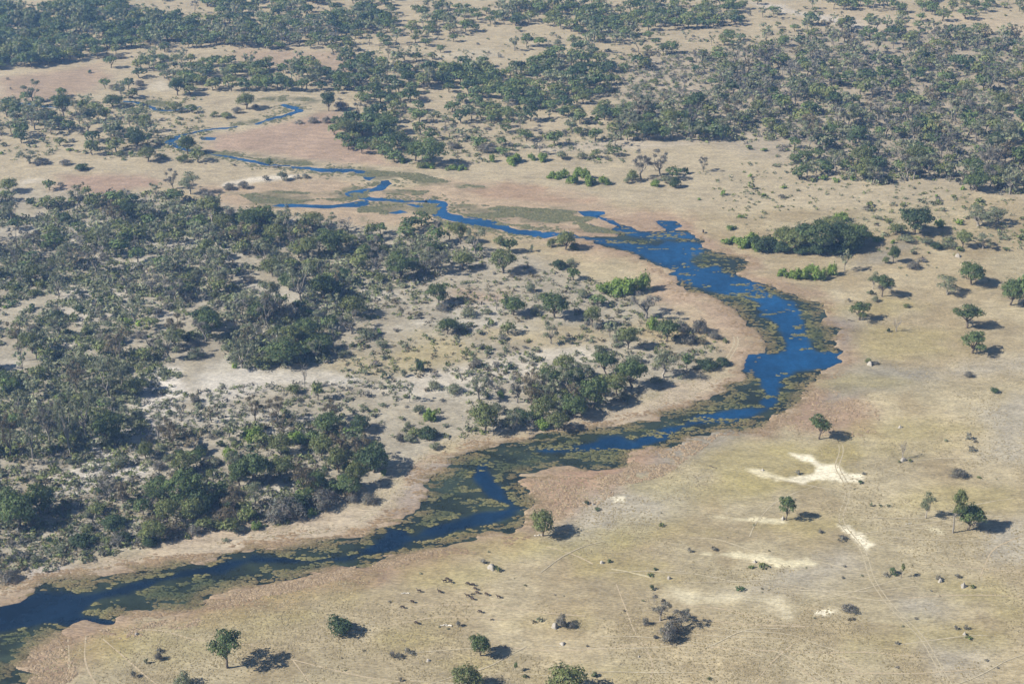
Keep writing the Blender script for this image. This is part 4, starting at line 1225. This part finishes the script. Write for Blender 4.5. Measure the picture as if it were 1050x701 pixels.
for q in PL:
    q['s'] = float(slant(q['x'], q['y'])) / FPX
    q['dep'] = math.atan2(CAM_H, float(ground(q['x'], q['y'])[1]))
    q['wm'] = q['w'] * q['s'] * (1.08 if q['label'] else 1.22 if q['c'] in TREES else 1.12)
    q['hm'] = max((q['h'] - .22 * q['w'] * math.sin(q['dep'])) * q['s'] / math.cos(q['dep']), .40 * q['wm']) * (1.0 if q['label'] else 1.16 if q['c'] in TREES else 1.05)
    q['inview'] = 0 < q['x'] < 1050 and 0 < q['y'] < 705 + q['h'] * .8 and q['y'] > 4


def rank(q):
    return q['w'] * q['h'] * (1.35 if q['hand'] else 1.0) * (4 if q['label'] else 1)


trees = sorted([q for q in PL if q['c'] in TREES and q['inview']], key=rank, reverse=True)
bushes = sorted([q for q in PL if q['c'] in BUSHES and q['inview']], key=rank, reverse=True)
single = trees[:300] + bushes[:300]
ids = {id(q) for q in single}
mass_t = [q for q in PL if q['c'] in TREES and id(q) not in ids]
mass_b = [q for q in PL if q['c'] in BUSHES and id(q) not in ids]

same = {}
LOOK_TREE['y'], LOOK_TREE['w'], LOOK_TREE['n'] = 'thin-crowned grey-green tree', 'nearly leafless tree', 'thin-crowned brownish tree'
for q in single:
    if q['label']:
        continue
    look = LOOK_TREE[q['c']] if q['c'] in TREES else LOOK_BUSH[q['c']]
    q['label'] = look + ' ' + where(q['x'], q['y'])
    same.setdefault(q['label'], []).append(q)
for v in same.values():
    name_apart(v)


def group_of(q):
    x, y = q['x'], q['y']
    what = 'trees' if q['c'] in TREES else 'bushes'
    if y < 190 and x < 640:
        return what + ' on the far floodplain'
    if x > 600 and y < 215:
        return what + ' of the far right woodland'
    if (x > 700 and y > 215) or (y > 520 and x > 330) or (y > 640):
        return what + ' on the dry right plain'
    if x < 400:
        return what + ' of the left woodland'
    return what + ' in the scrub beside the river'


pr = np.random.default_rng(11)
for q in single:
    c = q['c']
    tr, cr, H = HI[c][pr.integers(NVAR)]
    x, y = ground(q['x'], q['y'])
    rz = float(pr.uniform(0, 6.28))
    sc = (q['wm'] * pr.uniform(.95, 1.05), q['wm'] * pr.uniform(.92, 1.06), q['hm'] / H)
    if c in TREES:
        t = bpy.data.objects.new("tree", None)
        COL.objects.link(t)
        t.empty_display_size = 1.0
        t.location = (float(x), float(y), 0)
        t.rotation_euler = (0, 0, rz)
        t.scale = sc
        link("trunk", tr, t)
        link("crown", cr, t)
        tag(t, q['label'], "tree", group_of(q))
    else:
        b = link("bush", cr, None, (float(x), float(y), 0), rz, sc)
        tag(b, q['label'], "bush", group_of(q))


def mass(name, items):
    s = Soup()
    for q in items:
        V, F, T, H = LO[q['c']][pr.integers(NVAR)]
        a = pr.uniform(0, 6.28)
        ca, sa = math.cos(a), math.sin(a)
        x, y = ground(q['x'], q['y'])
        W = np.stack([(V[:, 0] * ca - V[:, 1] * sa) * q['wm'] + x, (V[:, 0] * sa + V[:, 1] * ca) * q['wm'] + y, V[:, 2] * q['hm'] / H], 1)
        s.add(W, F, T * pr.uniform(.8, 1.22))
    tag(link(name, mesh_arrays(name, *s.arrays(), M_LEAF)), kind="stuff")


mass("woodland", mass_t)
mass("undergrowth", mass_b)

# ankle-high to head-high scrub that carpets the woodland floor
def scrub(name, zones, seed):
    """ZONES: (photo outline, how many, width in metres lo..hi, colours)"""
    r = np.random.default_rng(seed)
    NQ = 16
    Vs, Fs, Ts, n0 = [], [], [], 0
    for poly, n, lo, hi, cols, cl in zones:
        p = np.asarray(poly, float)
        x, y = r.uniform(p[:, 0].min(), p[:, 0].max(), n), r.uniform(p[:, 1].min(), p[:, 1].max(), n)
        m = inside(p, x, y)
        x, y = ground(x[m], y[m])
        m = (fbm(x, y, 32, 71, 4) > cl) & (sdist(WET, x, y, 20.) < -10)
        x, y = x[m], y[m]
        k = len(x)
        w = r.uniform(lo, hi, k) ** 1.0
        d = r.normal(size=(k, NQ, 3))
        d /= np.linalg.norm(d, axis=2)[..., None]
        d[..., 2] = np.abs(d[..., 2])
        P = d * r.uniform(.55, 1.05, (k, NQ, 1)) * np.stack([w * .5, w * .5, w * r.uniform(.35, .75, k)], 1)[:, None]
        P[..., 0] += x[:, None] + r.normal(size=(k, NQ)) * w[:, None] * .12
        P[..., 1] += y[:, None]
        P[..., 2] += .08
        nn = d + r.normal(size=d.shape) * .6
        nn /= np.linalg.norm(nn, axis=2)[..., None]
        V, F = leaf_quads(P.reshape(-1, 3), nn.reshape(-1, 3), np.repeat(w * .165, NQ)[:, None], r, 1.3)
        cc = np.array([LEAFCOL[c] for c in cols])[r.integers(len(cols), size=k)] * r.uniform(.8, 1.25, (k, 1))
        T = np.repeat(np.repeat(cc, NQ, 0) * r.uniform(.75, 1.3, (k * NQ, 1)), 4, 0)
        Vs.append(V)
        Fs.append(F + n0)
        Ts.append(T)
        n0 += len(V)
    tag(link(name, mesh_arrays(name, np.concatenate(Vs), np.concatenate(Fs), np.concatenate(Ts), M_LEAF)), kind="stuff")


scrub("scrub", [
    (NG, 8200, 1.8, 6.5, ('grey', 'grey', 'olive', 'pale', 'twig'), .34),
    ([(-30, 290), (90, 286), (150, 300), (205, 345), (335, 372), (210, 380), (140, 400), (150, 440), (130, 455), (-30, 470)], 6200, 1.6, 5.5, ('grey', 'olive', 'pale', 'grey'), .40),
    ([(-30, 460), (130, 456), (240, 436), (390, 432), (390, 480), (330, 520), (200, 548), (100, 572), (-30, 594)], 3800, 1.4, 4.6, ('grey', 'olive', 'olive', 'twig', 'brown'), .40),
    ([(130, 396), (420, 390), (440, 430), (240, 440), (150, 480)], 1800, 1.0, 3.2, ('grey', 'olive', 'twig'), .42),
    (SCRUB, 3000, 1.0, 4.2, ('grey', 'olive', 'olive', 'brown'), .44),
    (RG, 4600, 2.2, 7.0, ('grey', 'grey', 'twig', 'olive'), .36),
    ([(620, 56), (760, 50), (745, 110), (625, 115)], 900, 2.0, 5.0, ('grey', 'olive', 'twig'), .40),
    ([(400, 100), (640, 104), (640, 168), (420, 168)], 800, 1.6, 4.5, ('grey', 'olive'), .45),
    ([(-30, 100), (210, 100), (210, 165), (-30, 165)], 700, 1.6, 4.5, ('grey', 'olive'), .45),
    ([(700, 160), (1070, 190), (1070, 262), (880, 262), (760, 230)], 800, 1.0, 3.5, ('grey', 'olive', 'olive'), .46),
    (FAR, 1500, 1.6, 4.5, ('grey', 'olive', 'grey', 'twig'), .46),
    ([(340, 4), (760, 4), (760, 50), (600, 60), (420, 62), (340, 50)], 500, 1.6, 4.0, ('grey', 'olive'), .48)], 51)

# dead trees: pale bare trunks
DEAD = [(919, 340, 10, 13, "pale bare dead tree alone on the yellow grass of the right plain"), (925, 470, 8, 18, "thin dead trunk standing behind a small white mound on the plain"),
        (313, 398, 8, 26, "bare grey trunk standing at the far rim of the salt pan"), (509, 318, 8, 18, "slim leafless tree between two round green trees in the scrub"),
        (448, 238, 10, 16, "dark leafless snag at the rim of the narrow channel's large curve"), (316, 496, 12, 22, "white dead trunk with broken arms in the lower left woodland"),
        (124, 374, 7, 26, "pale dead trunk leaning on the tall thin tree of the left clearing"), (140, 260, 7, 22, "grey bare trunk in the middle of the left woodland"),
        (104, 560 - 60, 14, 14, "small leafless tree in front of the white sand spots"), (300, 260, 10, 22, "bare pale tree behind the salt pan, left of its twin"),
        (309, 262, 9, 20, "bare pale tree behind the salt pan, right of its twin"), (176, 282, 6, 22, "bare pole-like trunk in the left woodland, beyond the big clearing"),
        (356, 238, 16, 14, "grey spreading dead tree at the rim of the upstream flats"), (18, 282, 10, 30, "pale bare trunk at the left edge of the woodland"),
        (163, 450, 14, 22, "dark bare tree with spreading twigs left of the salt pan"), (250, 404, 5, 12, "short bare snag on the salt pan"), (543, 440, 10, 12, "white broken tree by the near bank of the scrub"),
        (697, 122 - 17, 14, 16, "pale dead tree in the far right woodland"), (965, 178, 6, 10, "short white dead trunk under a dark tree on the far right rim"), (70, 362, 5, 10, "tiny bare snag in the left clearing"),
        (330, 298, 8, 26, "bare trunk among the tall grey trees behind the salt pan"), (22, 370, 8, 20, "dark bare trunk left of the left clearing"), (400, 215 + 60, 7, 16, "slim bare tree right of the left woodland"),
        (164, 52, 10, 9, "pale dead tree on the far left meadow's rim"), (352, 84, 14, 12, "grey leafless tree at the near corner of the far pinkish meadow")]
for i, (px, py, w, h, lab) in enumerate(DEAD):
    tr, tw, H = BARE[i % 4]
    s_ = float(slant(px, py)) / FPX
    x, y = ground(px, py)
    d = math.atan2(CAM_H, float(y))
    t = bpy.data.objects.new("dead_tree", None)
    COL.objects.link(t)
    t.location = (float(x), float(y), 0)
    t.rotation_euler = (0, 0, float(pr.uniform(0, 6.28)))
    t.scale = (w * s_ * 1.2, w * s_ * 1.2, h * s_ / math.cos(d) / H)
    link("trunk", tr, t)
    link("twigs", tw, t)
    tag(t, lab, "dead tree", "bare dead trees")

# ------------------------------------------------------------------ termite mounds, logs, pale stones
def mound_mesh(seed, spire):
    r = np.random.default_rng(seed)
    na, nh = 14, 7
    V, T = [], []
    for j in range(nh):
        t = j / (nh - 1)
        rad = .5 * (1 - t) ** (1.6 if spire else .8) + .02
        z = t if spire else math.sin(t * math.pi / 2)
        for i in range(na):
            a = i / na * 6.283
            k = 1 + .22 * math.sin(3 * a + seed) + .14 * math.sin(5 * a + 2 * seed + j) + r.uniform(-.08, .08)
            V.append((rad * k * math.cos(a), rad * k * math.sin(a), z * .98 + r.uniform(-.02, .02)))
            T.append(np.array((.31, .295, .27)) * r.uniform(.85, 1.1))
    V, T = V + [(0, 0, 1.0)], T + [np.array((.45, .42, .38))]
    V[0:na] = [(x, y, -.05) for x, y, z in V[0:na]]
    F = [(j * na + i, j * na + (i + 1) % na, (j + 1) * na + (i + 1) % na, (j + 1) * na + i) for j in range(nh - 1) for i in range(na)]
    F += [((nh - 1) * na + i, (nh - 1) * na + (i + 1) % na, nh * na, nh * na) for i in range(0, na)]
    me = bpy.data.meshes.new("termite_mound")
    me.from_pydata(V, [], [tuple(dict.fromkeys(f)) for f in F])
    at = me.color_attributes.new("tint", 'FLOAT_COLOR', 'POINT')
    at.data.foreach_set("color", np.concatenate([np.array(T), np.ones((len(T), 1))], 1).astype(np.float32).ravel())
    for p in me.polygons:
        p.use_smooth = True
    me.materials.append(M_CLAY)
    return me


MOUND = [mound_mesh(1, False), mound_mesh(2, True), mound_mesh(3, False)]
for px, py, w, h, k, lab in ((504, 582, 11, 6, 0, "broad grey-white termite mound with a bush at its right, beyond the herd"), (923, 438, 6, 5, 1, "small white termite mound on the grassy rise, behind the thin dead trunk"),
                             (926, 472, 8, 5, 0, "low white termite mound at the foot of the thin dead trunk"), (774, 576, 5, 5, 1, "white termite mound spike on the long sandy streak"),
                             (988, 601, 9, 8, 1, "largest white pointed termite mound, right of the curved wheel tracks"), (989, 650, 5, 6, 1, "small white termite mound between dark twigs near the right corner"),
                             (964, 596, 6, 5, 2, "grey-white clay stump left of the largest pointed termite mound"), (569, 643, 8, 8, 2, "pale clay mound leaning on the rounded grey bush"),
                             (577, 660, 7, 3, 0, "flat pale clay lump below the rounded grey bush"), (686, 645, 9, 10, 2, "bluish white clay mound in the middle of the grey clump"),
                             (892, 374, 7, 6, 0, "pale grey clay mound by the silt flat"), (782, 482, 4, 4, 1, "tiny white termite mound on the pale sand streak"), (686, 593, 5, 4, 2, "tiny white mound on the thin sandy line"),
                             (617, 577, 5, 4, 2, "tiny white mound on the grass far right of the herd"), (362, 131, 5, 4, 0, "bright white rounded mound among the far dark trees"),
                             (982, 263, 7, 5, 2, "white stump-like mound near the grey silt strip"), (608, 517, 3, 5, 1, "slim white termite mound between two dark bushes on the plain"), (140, 650, 5, 3, 0, "small pale mound in the yellow-green grass at the near left"),
                             (439, 677, 5, 3, 2, "small pale lump between the twiggy bushes and the small round tree"), (655, 673, 3, 2, 0, "tiny white stone in front of the grey clump"), (803, 532, 6, 7, 1, "pale clay cone against the forked trunk of the compact tree")):
    s_ = float(slant(px, py)) / FPX
    x, y = ground(px, py)
    d = math.atan2(CAM_H, float(y))
    o = link("termite_mound", MOUND[k], None, (float(x), float(y), 0), float(pr.uniform(0, 6.28)), (w * s_ * .85, w * s_ * .7, h * s_ / math.cos(d) * .62))
    tag(o, lab, "termite mound", "pale termite mounds on the plain")


def log_mesh(seed, col):
    r = np.random.default_rng(seed)
    s = Soup()
    limb(s, (-.5, 0, .05), (.45, .05, .04), .055, .03, col, r, .06, 7, 5)
    limb(s, (.1, .02, .05), (.38, .22, .10), .028, .012, col, r, .1, 5, 3)
    limb(s, (-.15, .0, .05), (.05, -.16, .12), .024, .010, col, r, .1, 5, 3)
    return mesh_arrays("fallen_log", *s.arrays(), M_BARK, True)


LOGS = [log_mesh(4, np.array((.62, .60, .55))), log_mesh(5, np.array((.10, .085, .07)))]
for px, py, w, k, rz, lab in ((457, 641, 13, 0, 2.95, "long white fallen log on the yellow grass in front of the herd"), (415, 608, 9, 0, 3.1, "short white fallen log left of the herd"), (932, 537, 7, 0, .1, "small white log left of the slender pale tree"),
                              (552, 549, 9, 0, .05, "white log at the foot of the broad tree by the bank"), (731, 479, 9, 1, -.7, "dark curved fallen log on the grass left of the pale sand"), (873, 329, 8, 1, -.6, "dark fallen log at the foot of the bank's umbrella tree"),
                              (543, 436, 12, 0, -1.0, "white fallen branch lying down the bank of the scrub"), (125, 372, 10, 0, 1.4, "white fallen trunk under the tall thin tree of the left clearing"), (546, 449, 8, 1, .2, "dark driftwood log on the muddy near bank")):
    s_ = float(slant(px, py)) / FPX
    x, y = ground(px, py)
    o = link("fallen_log", LOGS[k], None, (float(x), float(y), 0.02), rz, (w * s_,) * 3)
    tag(o, lab, "log", "fallen logs")

# ------------------------------------------------------------------ antelopes
def animal_mesh(name, heavy, head_down):
    """one body grown over a skeleton of joints; faces +X, stands at the origin, one metre high at the withers"""
    P = [(0, 0, .78), (.28, 0, .80), (.50, 0, .82), (-.28, 0, .82), (-.46, 0, .80)]
    rad = [.20, .20, .15, .18, .13]
    if heavy:
        rad = [.27, .27, .21, .24, .18]
    E = [(0, 1), (1, 2), (0, 3), (3, 4)]

    def chain(i, pts, rs):
        for p, q in zip(pts, rs):
            P.append(p)
            rad.append(q)
            E.append((i, len(P) - 1))
            i = len(P) - 1
        return i
    if head_down:
        chain(2, [(.66, 0, .66), (.78, 0, .42), (.84, 0, .26), (.96, 0, .08)], [.10, .08, .085, .045])
        hx, hz = .84, .30
    else:
        chain(2, [(.64, 0, 1.0), (.72, 0, 1.22), (.80, 0, 1.28), (.98, 0, 1.18)], [.10, .075, .085, .045])
        hx, hz = .78, 1.32
    for s in (-1, 1):
        chain(1, [(.36, .13 * s, .58), (.36, .13 * s, .34), (.37, .13 * s, .03)], [.09, .05, .035])
        chain(3, [(-.40, .14 * s, .62), (-.52, .14 * s, .36), (-.47, .14 * s, .03)], [.12, .055, .035])
    chain(4, [(-.56, 0, .72), (-.60, 0, .5)], [.03, .02])
    me = bpy.data.meshes.new(name)
    me.from_pydata(P, E, [])
    o = bpy.data.objects.new(name, me)
    COL.objects.link(o)
    md = o.modifiers.new("skin", 'SKIN')
    for v, q in zip(me.skin_vertices[0].data, rad):
        v.radius = (q, q)
    me.skin_vertices[0].data[0].use_root = True
    sub = o.modifiers.new("sub", 'SUBSURF')
    sub.levels = sub.render_levels = 1
    dg = bpy.context.evaluated_depsgraph_get()
    body = bpy.data.meshes.new_from_object(o.evaluated_get(dg))
    bpy.data.objects.remove(o)
    at = body.color_attributes.new("tint", 'FLOAT_COLOR', 'POINT')
    co = np.empty(len(body.vertices) * 3, np.float32)
    body.vertices.foreach_get("co", co)
    z = co.reshape(-1, 3)[:, 2]
    t = np.where((z < .62)[:, None] & (not heavy), np.array((.07, .05, .036)), np.array((.042, .030, .024)))
    at.data.foreach_set("color", np.concatenate([t, np.ones((len(t), 1))], 1).astype(np.float32).ravel())
    body.materials.clear()
    body.materials.append(M_HIDE)
    for p in body.polygons:
        p.use_smooth = True
    s = Soup()
    r = np.random.default_rng(1)
    for q in (-1, 1):
        limb(s, (hx, .04 * q, hz), (hx - .14, .13 * q, hz + (.34 if not heavy else .10)), .018, .006, np.array((.05, .045, .04)), r, .15, 5, 4)
        limb(s, (hx - .03, .05 * q, hz - .01), (hx - .10, .17 * q, hz + .03), .03, .01, np.array((.05, .04, .03)), r, .02, 4, 2)
    return body, mesh_arrays("horns", *s.arrays(), M_HIDE)


ANIM = [animal_mesh("antelope", False, True), animal_mesh("antelope", False, False)]
BIG = animal_mesh("buffalo", True, True)
HERD = [(459, 594.6, 0, 2.6, "dark antelope at the back of the herd, top left, beside a twin"), (462, 597.4, 0, 2.4, "dark antelope just in front of the herd's back left pair"), (456, 596.8, 1, 3.3, "slim pale-shaded antelope left of the herd's back pair"),
        (451, 607.6, 1, 2.7, "antelope apart from the herd on its left side, above the white log"), (480, 599.4, 0, 2.7, "left antelope of the herd's middle row pair"), (485, 600.4, 0, 2.9, "right antelope of the herd's middle row pair"),
        (487.6, 604.6, 0, 2.5, "antelope in the herd's centre, between the row pair and the next"), (489.6, 608.6, 0, 2.7, "antelope at the lower centre of the herd, above the front pair"), (499, 610.2, 0, 2.4, "dark antelope right of the herd's centre"),
        (511.4, 613, 1, 2.9, "rightmost antelope of the herd"), (479.6, 611.8, 1, 3.1, "slim antelope standing broadside at the herd's lower left"), (484.6, 614.8, 0, 2.6, "antelope at the front of the herd, below the slim broadside one"),
        (492.4, 628, 0, 2.7, "lone antelope nearest the viewer, well in front of the herd"), (430, 607, 1, 3.0, "antelope straggling left of the herd, right of the short white log"), (423, 617.8, 0, 2.6, "antelope beside a straggler, left of the herd"),
        (427.4, 639.6, 0, 2.5, "antelope left of the long white log"), (413, 623.4, 0, 2.9, "leftmost antelope, below the short white log")]
for px, py, k, rz, lab in HERD:
    body, horns = ANIM[k]
    x, y = ground(px, py)
    o = link("antelope", body, None, (float(x), float(y), 0), rz, (1.4,) * 3)
    tag(o, lab, "antelope", "antelopes grazing on the near plain")
    link("horns", horns, o)
for px, py, rz, sc, lab in ((131, 98.6, .4, 2.1, "dark large animal left of the far upper pool, beside another"), (133.5, 101, .2, 2.1, "dark large animal at the far upper pool, second of two"), (146.5, 108, 2.8, 2.1, "dark large animal wading left in the far upper pool"),
                            (150, 109.6, 3.0, 2.1, "dark large animal wading right in the far upper pool"), (721, 239, 1.5, 2.0, "dark large animal alone on the pale bank above the river"), (899, 232, 2.9, 1.9, "dark large animal in the scrub right of the riverside thicket")):
    x, y = ground(px, py)
    o = link("buffalo", BIG[0], None, (float(x), float(y), 0), rz, (sc,) * 3)
    tag(o, lab, "large animal", "dark large animals by the water")
    link("horns", BIG[1], o)

# ------------------------------------------------------------------ water lilies, sedge and grass: nobody could count them
def tufts(name, x, y, z, rad, hgt, tint, mat, seed, flat=False):
    """low uneven clumps: a ring of leaves round a raised middle"""
    r = np.random.default_rng(seed)
    n = len(x)
    k = 5
    a = np.arange(k) / k * 6.283 + r.uniform(0, 6.28, (n, 1))
    rr = rad[:, None] * r.uniform(.55, 1.25, (n, k))
    ox, oy = x[:, None] + rr * np.cos(a) * (1.5 if flat else 1.0), y[:, None] + rr * np.sin(a) * (.75 if flat else 1.0)
    oz = z[:, None] + hgt[:, None] * r.uniform(0, .35, (n, k))
    mid = np.stack([x, y, z + hgt], 1)[:, None]
    V = np.concatenate([np.stack([ox, oy, oz], 2), mid], 1).reshape(-1, 3)
    base = (np.arange(n) * (k + 1))[:, None]
    i = np.arange(k)
    F = np.stack([base + i, base + (i + 1) % k, np.broadcast_to(base + k, (n, k))], 2).reshape(-1, 3)
    T = np.repeat(tint * r.uniform(.75, 1.25, (n, 1)), k + 1, 0)
    return tag(link(name, mesh_arrays(name, V, F, T, mat)), kind="stuff")


def scatter(poly_px, n, seed):
    """points spread evenly over the photo outline (so the far ones lie further apart)"""
    r = np.random.default_rng(seed)
    p = np.asarray(poly_px, float)
    x = r.uniform(p[:, 0].min(), p[:, 0].max(), n)
    y = r.uniform(p[:, 1].min(), p[:, 1].max(), n)
    m = inside(p, x, y)
    return x[m], y[m]


BOX = [(-60, 220), (880, 220), (880, 760), (-60, 760)]
lx, ly = scatter(BOX, 480000, 5)
wx, wy = ground(lx, ly)
sw = sdist(WET, wx, wy, 30.0)
m = sw > 1.5
wx, wy, sw = wx[m], wy[m], sw[m]
so = open_water(wx, wy) + (fbm(wx, wy, 14, 3, 4) - .5) * 4 + (fbm(wx * .35, wy, 5.5, 21, 3) - .5) * 6
veins = np.abs(fbm(wx * .5, wy, 10, 91, 3) - .5)
streak = fbm(wx * .28, wy, 3.2, 97, 3)                # dark leads of water winding between the mats
thick = fbm(wx * .40, wy, 7, 93, 4)
rr = np.random.default_rng(17)
m = (so < -.5) & (veins > .045) & (rr.uniform(size=len(wx)) < sstep(.24, .46, thick) * sstep(.36, .50, streak) * (.55 - .12 * sstep(600, 680, wy)) + .012)
stray = (wy > 540) & (so > 0) & (so < 7) & (thick > .64) & (rr.uniform(size=len(wx)) < .12)
drift = (so > 0) & (wy > 560) & (fbm(wx * .22, wy, 4.5, 99, 3) > .63) & (rr.uniform(size=len(wx)) < .35)      # drawn-out rafts on the wide reach
sel = m | stray | drift
wx, wy, sw, so, thick = wx[sel], wy[sel], sw[sel], so[sel], thick[sel]
edge = sstep(-6, 0, so)[:, None]
kind = sstep(.42, .60, fbm(wx, wy, 16, 95, 3))[:, None]
tint = np.array((.052, .066, .032)) * (1 - kind) + np.array((.105, .108, .052)) * kind
tint = tint * (1 - .5 * edge) + np.array((.19, .18, .078)) * .5 * edge
bankish = (1 - sstep(2, 10, sw))[:, None]
tint = tint * (1 - .5 * bankish) + np.array((.16, .115, .065)) * .5 * bankish
tufts("water_lilies", wx, wy, np.full(len(wx), -.36), rr.uniform(.35, 1.0, len(wx)) * (1 + .3 * sstep(560, 720, wy)), rr.uniform(.15, .75, len(wx)), tint, M_TUFT, 19, True)

# plants of the waterline: green in the water, reddish on the mud
lx, ly = scatter([(-60, 215), (900, 215), (900, 760), (-60, 760)], 520000, 6)
wx, wy = ground(lx, ly)
sw = sdist(WET, wx, wy, 40.0) + (fbm(wx, wy, 14, 3, 4) - .5) * 6 + (fbm(wx * .35, wy, 5.5, 21, 3) - .5) * 11
st_ = fbm(wx * .3, wy, 4.0, 98, 3)
rr = np.random.default_rng(18)
m = (sw > -9) & (sw < 5) & (open_water(wx, wy) < -4) & (st_ > .49) & (rr.uniform(size=len(wx)) < .75 * sstep(-9, 0, sw) * sstep(8, 3, sw))
wx, wy, sw = wx[m], wy[m], sw[m]
g_ = (sstep(-4, 4, sw) * rr.uniform(.6, 1.2, len(wx)))[:, None].clip(0, 1)
tint = np.array((.235, .175, .110)) * (1 - g_) + np.array((.115, .112, .055)) * g_
tufts("shore_sedge", wx, wy, np.where(sw > 1, -.36, -.12 * sstep(-1, 1, sw)), rr.uniform(.3, .9, len(wx)), rr.uniform(.10, .40, len(wx)), tint, M_TUFT, 20, True)

# sedge on the drained marsh and along the rims
sx, sy = [], []
for i, p in enumerate(MARSH):
    a = np.array(p)
    x, y = scatter(p, int(1.6 * (np.ptp(a[:, 0]) * np.ptp(a[:, 1]))), 40 + i)
    sx.append(x)
    sy.append(y)
sx, sy = ground(np.concatenate(sx), np.concatenate(sy))
mm = fbm(sx * .5, sy, 12, 61, 3) > .45
sx, sy = sx[mm], sy[mm]
rr = np.random.default_rng(23)
for pts, w in CH:                                                # reeds that crowd the narrow channels
    a = np.array(pts, float)
    cx, cy = ground(a[:, 0], a[:, 1])
    t = np.concatenate([[0], np.cumsum(np.hypot(np.diff(cx), np.diff(cy)))])
    n = int(t[-1] * 5)
    u = rr.uniform(0, t[-1], n)
    half = np.interp(u, t, np.array(w) * 1.5 * slant(a[:, 0], a[:, 1]) / FPX * 1.9) / 2
    px_, py_ = np.interp(u, t, cx), np.interp(u, t, cy)
    ang = np.interp(u, t, np.unwrap(np.arctan2(np.gradient(cy), np.gradient(cx))))
    off = (half * 1.06 + .4 + np.abs(rr.normal(size=n)) * 4.5) * np.where(rr.uniform(size=n) < .5, -1, 1)
    ok = vnoise(u / 14, off * 0 + np.sign(off) * 3, 13) > .30
    sx = np.concatenate([sx, (px_ - np.sin(ang) * off)[ok]])
    sy = np.concatenate([sy, (py_ + np.cos(ang) * off)[ok]])
tufts("marsh_sedge", sx, sy, np.zeros(len(sx)), rr.uniform(.7, 1.6, len(sx)), rr.uniform(.15, .5, len(sx)), np.array((.085, .098, .052)) + np.array((.06, .045, .03)) * rr.uniform(0, 1, (len(sx), 1)), M_TUFT, 24)

sx, sy = [], []
for i, (p, dens) in enumerate(([[(822, 402), (870, 396), (900, 420), (905, 448), (820, 446), (790, 432)], .35], [[(640, 484), (652, 466), (690, 458), (742, 443), (720, 460), (680, 488), (640, 498), (604, 490)], .8],
                               [[(536, 490), (600, 486), (640, 500), (600, 526), (560, 536), (548, 515)], .35], [[(205, 615), (340, 586), (420, 568), (470, 560), (400, 580), (300, 606), (220, 622)], 1.2],
                               [[(30, 668), (60, 655), (80, 690), (70, 700), (28, 700)], .5], [[(100, 645), (200, 630), (210, 640), (120, 655)], .4])):
    a = np.array(p)
    x, y = scatter(p, int(dens * (np.ptp(a[:, 0]) * np.ptp(a[:, 1]))), 70 + i)
    sx.append(x)
    sy.append(y)
sx, sy = ground(np.concatenate(sx), np.concatenate(sy))
mm = (fbm(sx, sy, 6, 63, 3) > .46) & (sdist(WET, sx, sy, 20.) < .5)
sx, sy = sx[mm], sy[mm]
rr = np.random.default_rng(29)
mixk = rr.uniform(size=(len(sx), 1))
tufts("dry_sedge", sx, sy, np.zeros(len(sx)), rr.uniform(.3, .9, len(sx)), rr.uniform(.12, .45, len(sx)), np.array((.23, .175, .115)) * (1 - mixk) + np.array((.31, .245, .165)) * mixk, M_TUFT, 30)

# tussocks of dry grass over the plain
tx, ty = scatter([(-40, 470), (330, 520), (480, 440), (760, 360), (880, 240), (1090, 200), (1090, 730), (-40, 730)], 140000, 31)
gx_, gy_ = ground(tx, ty)
gd = fbm(gx_, gy_, 26, 65, 4)
rr = np.random.default_rng(37)
fan = gpoly([(684, 596), (770, 600), (820, 616), (816, 640), (770, 624), (700, 628), (676, 616)])
mm = (sdist(fan, gx_, gy_, 20.) < 0) & (sdist(WET, gx_, gy_, 20.) < -6) & (rr.uniform(size=len(gx_)) < sstep(.38, .62, gd))
gx_, gy_ = gx_[mm], gy_[mm]
mixk = np.clip(rr.uniform(-.3, 1.1, size=(len(gx_), 1)), 0, 1)
tufts("dry_grass", gx_, gy_, np.zeros(len(gx_)), rr.uniform(.18, .55, len(gx_)), rr.uniform(.08, .28, len(gx_)), np.array((.20, .17, .095)) * (1 - mixk) + np.array((.29, .25, .16)) * mixk, M_TUFT, 38)

# ------------------------------------------------------------------ the air: thin haze over the whole plain
HZ = [(-33000, -33000, -4.2), (33000, -33000, -4.2), (33000, 33000, -4.2), (-33000, 33000, -4.2), (-33000, -33000, 352), (33000, -33000, 352), (33000, 33000, 352), (-33000, 33000, 352)]
hme = bpy.data.meshes.new("haze")
hme.from_pydata(HZ, [], [(3, 2, 1, 0), (4, 5, 6, 7), (0, 1, 5, 4), (1, 2, 6, 5), (2, 3, 7, 6), (3, 0, 4, 7)])
hm = bpy.data.materials.new("haze")
hm.use_nodes = True
hn = hm.node_tree
hn.nodes.remove(hn.nodes["Principled BSDF"])
pv = hn.nodes.new("ShaderNodeVolumePrincipled")
pv.inputs["Color"].default_value = (.26, .50, 1.0, 1)
pv.inputs["Absorption Color"].default_value = (1, 1, 1, 1)
pv.inputs["Density"].default_value = 0.00017
pv.inputs["Anisotropy"].default_value = 0.2
hn.links.new(pv.outputs[0], hn.nodes["Material Output"].inputs["Volume"])
hme.materials.append(hm)
tag(link("haze", hme), kind="stuff")
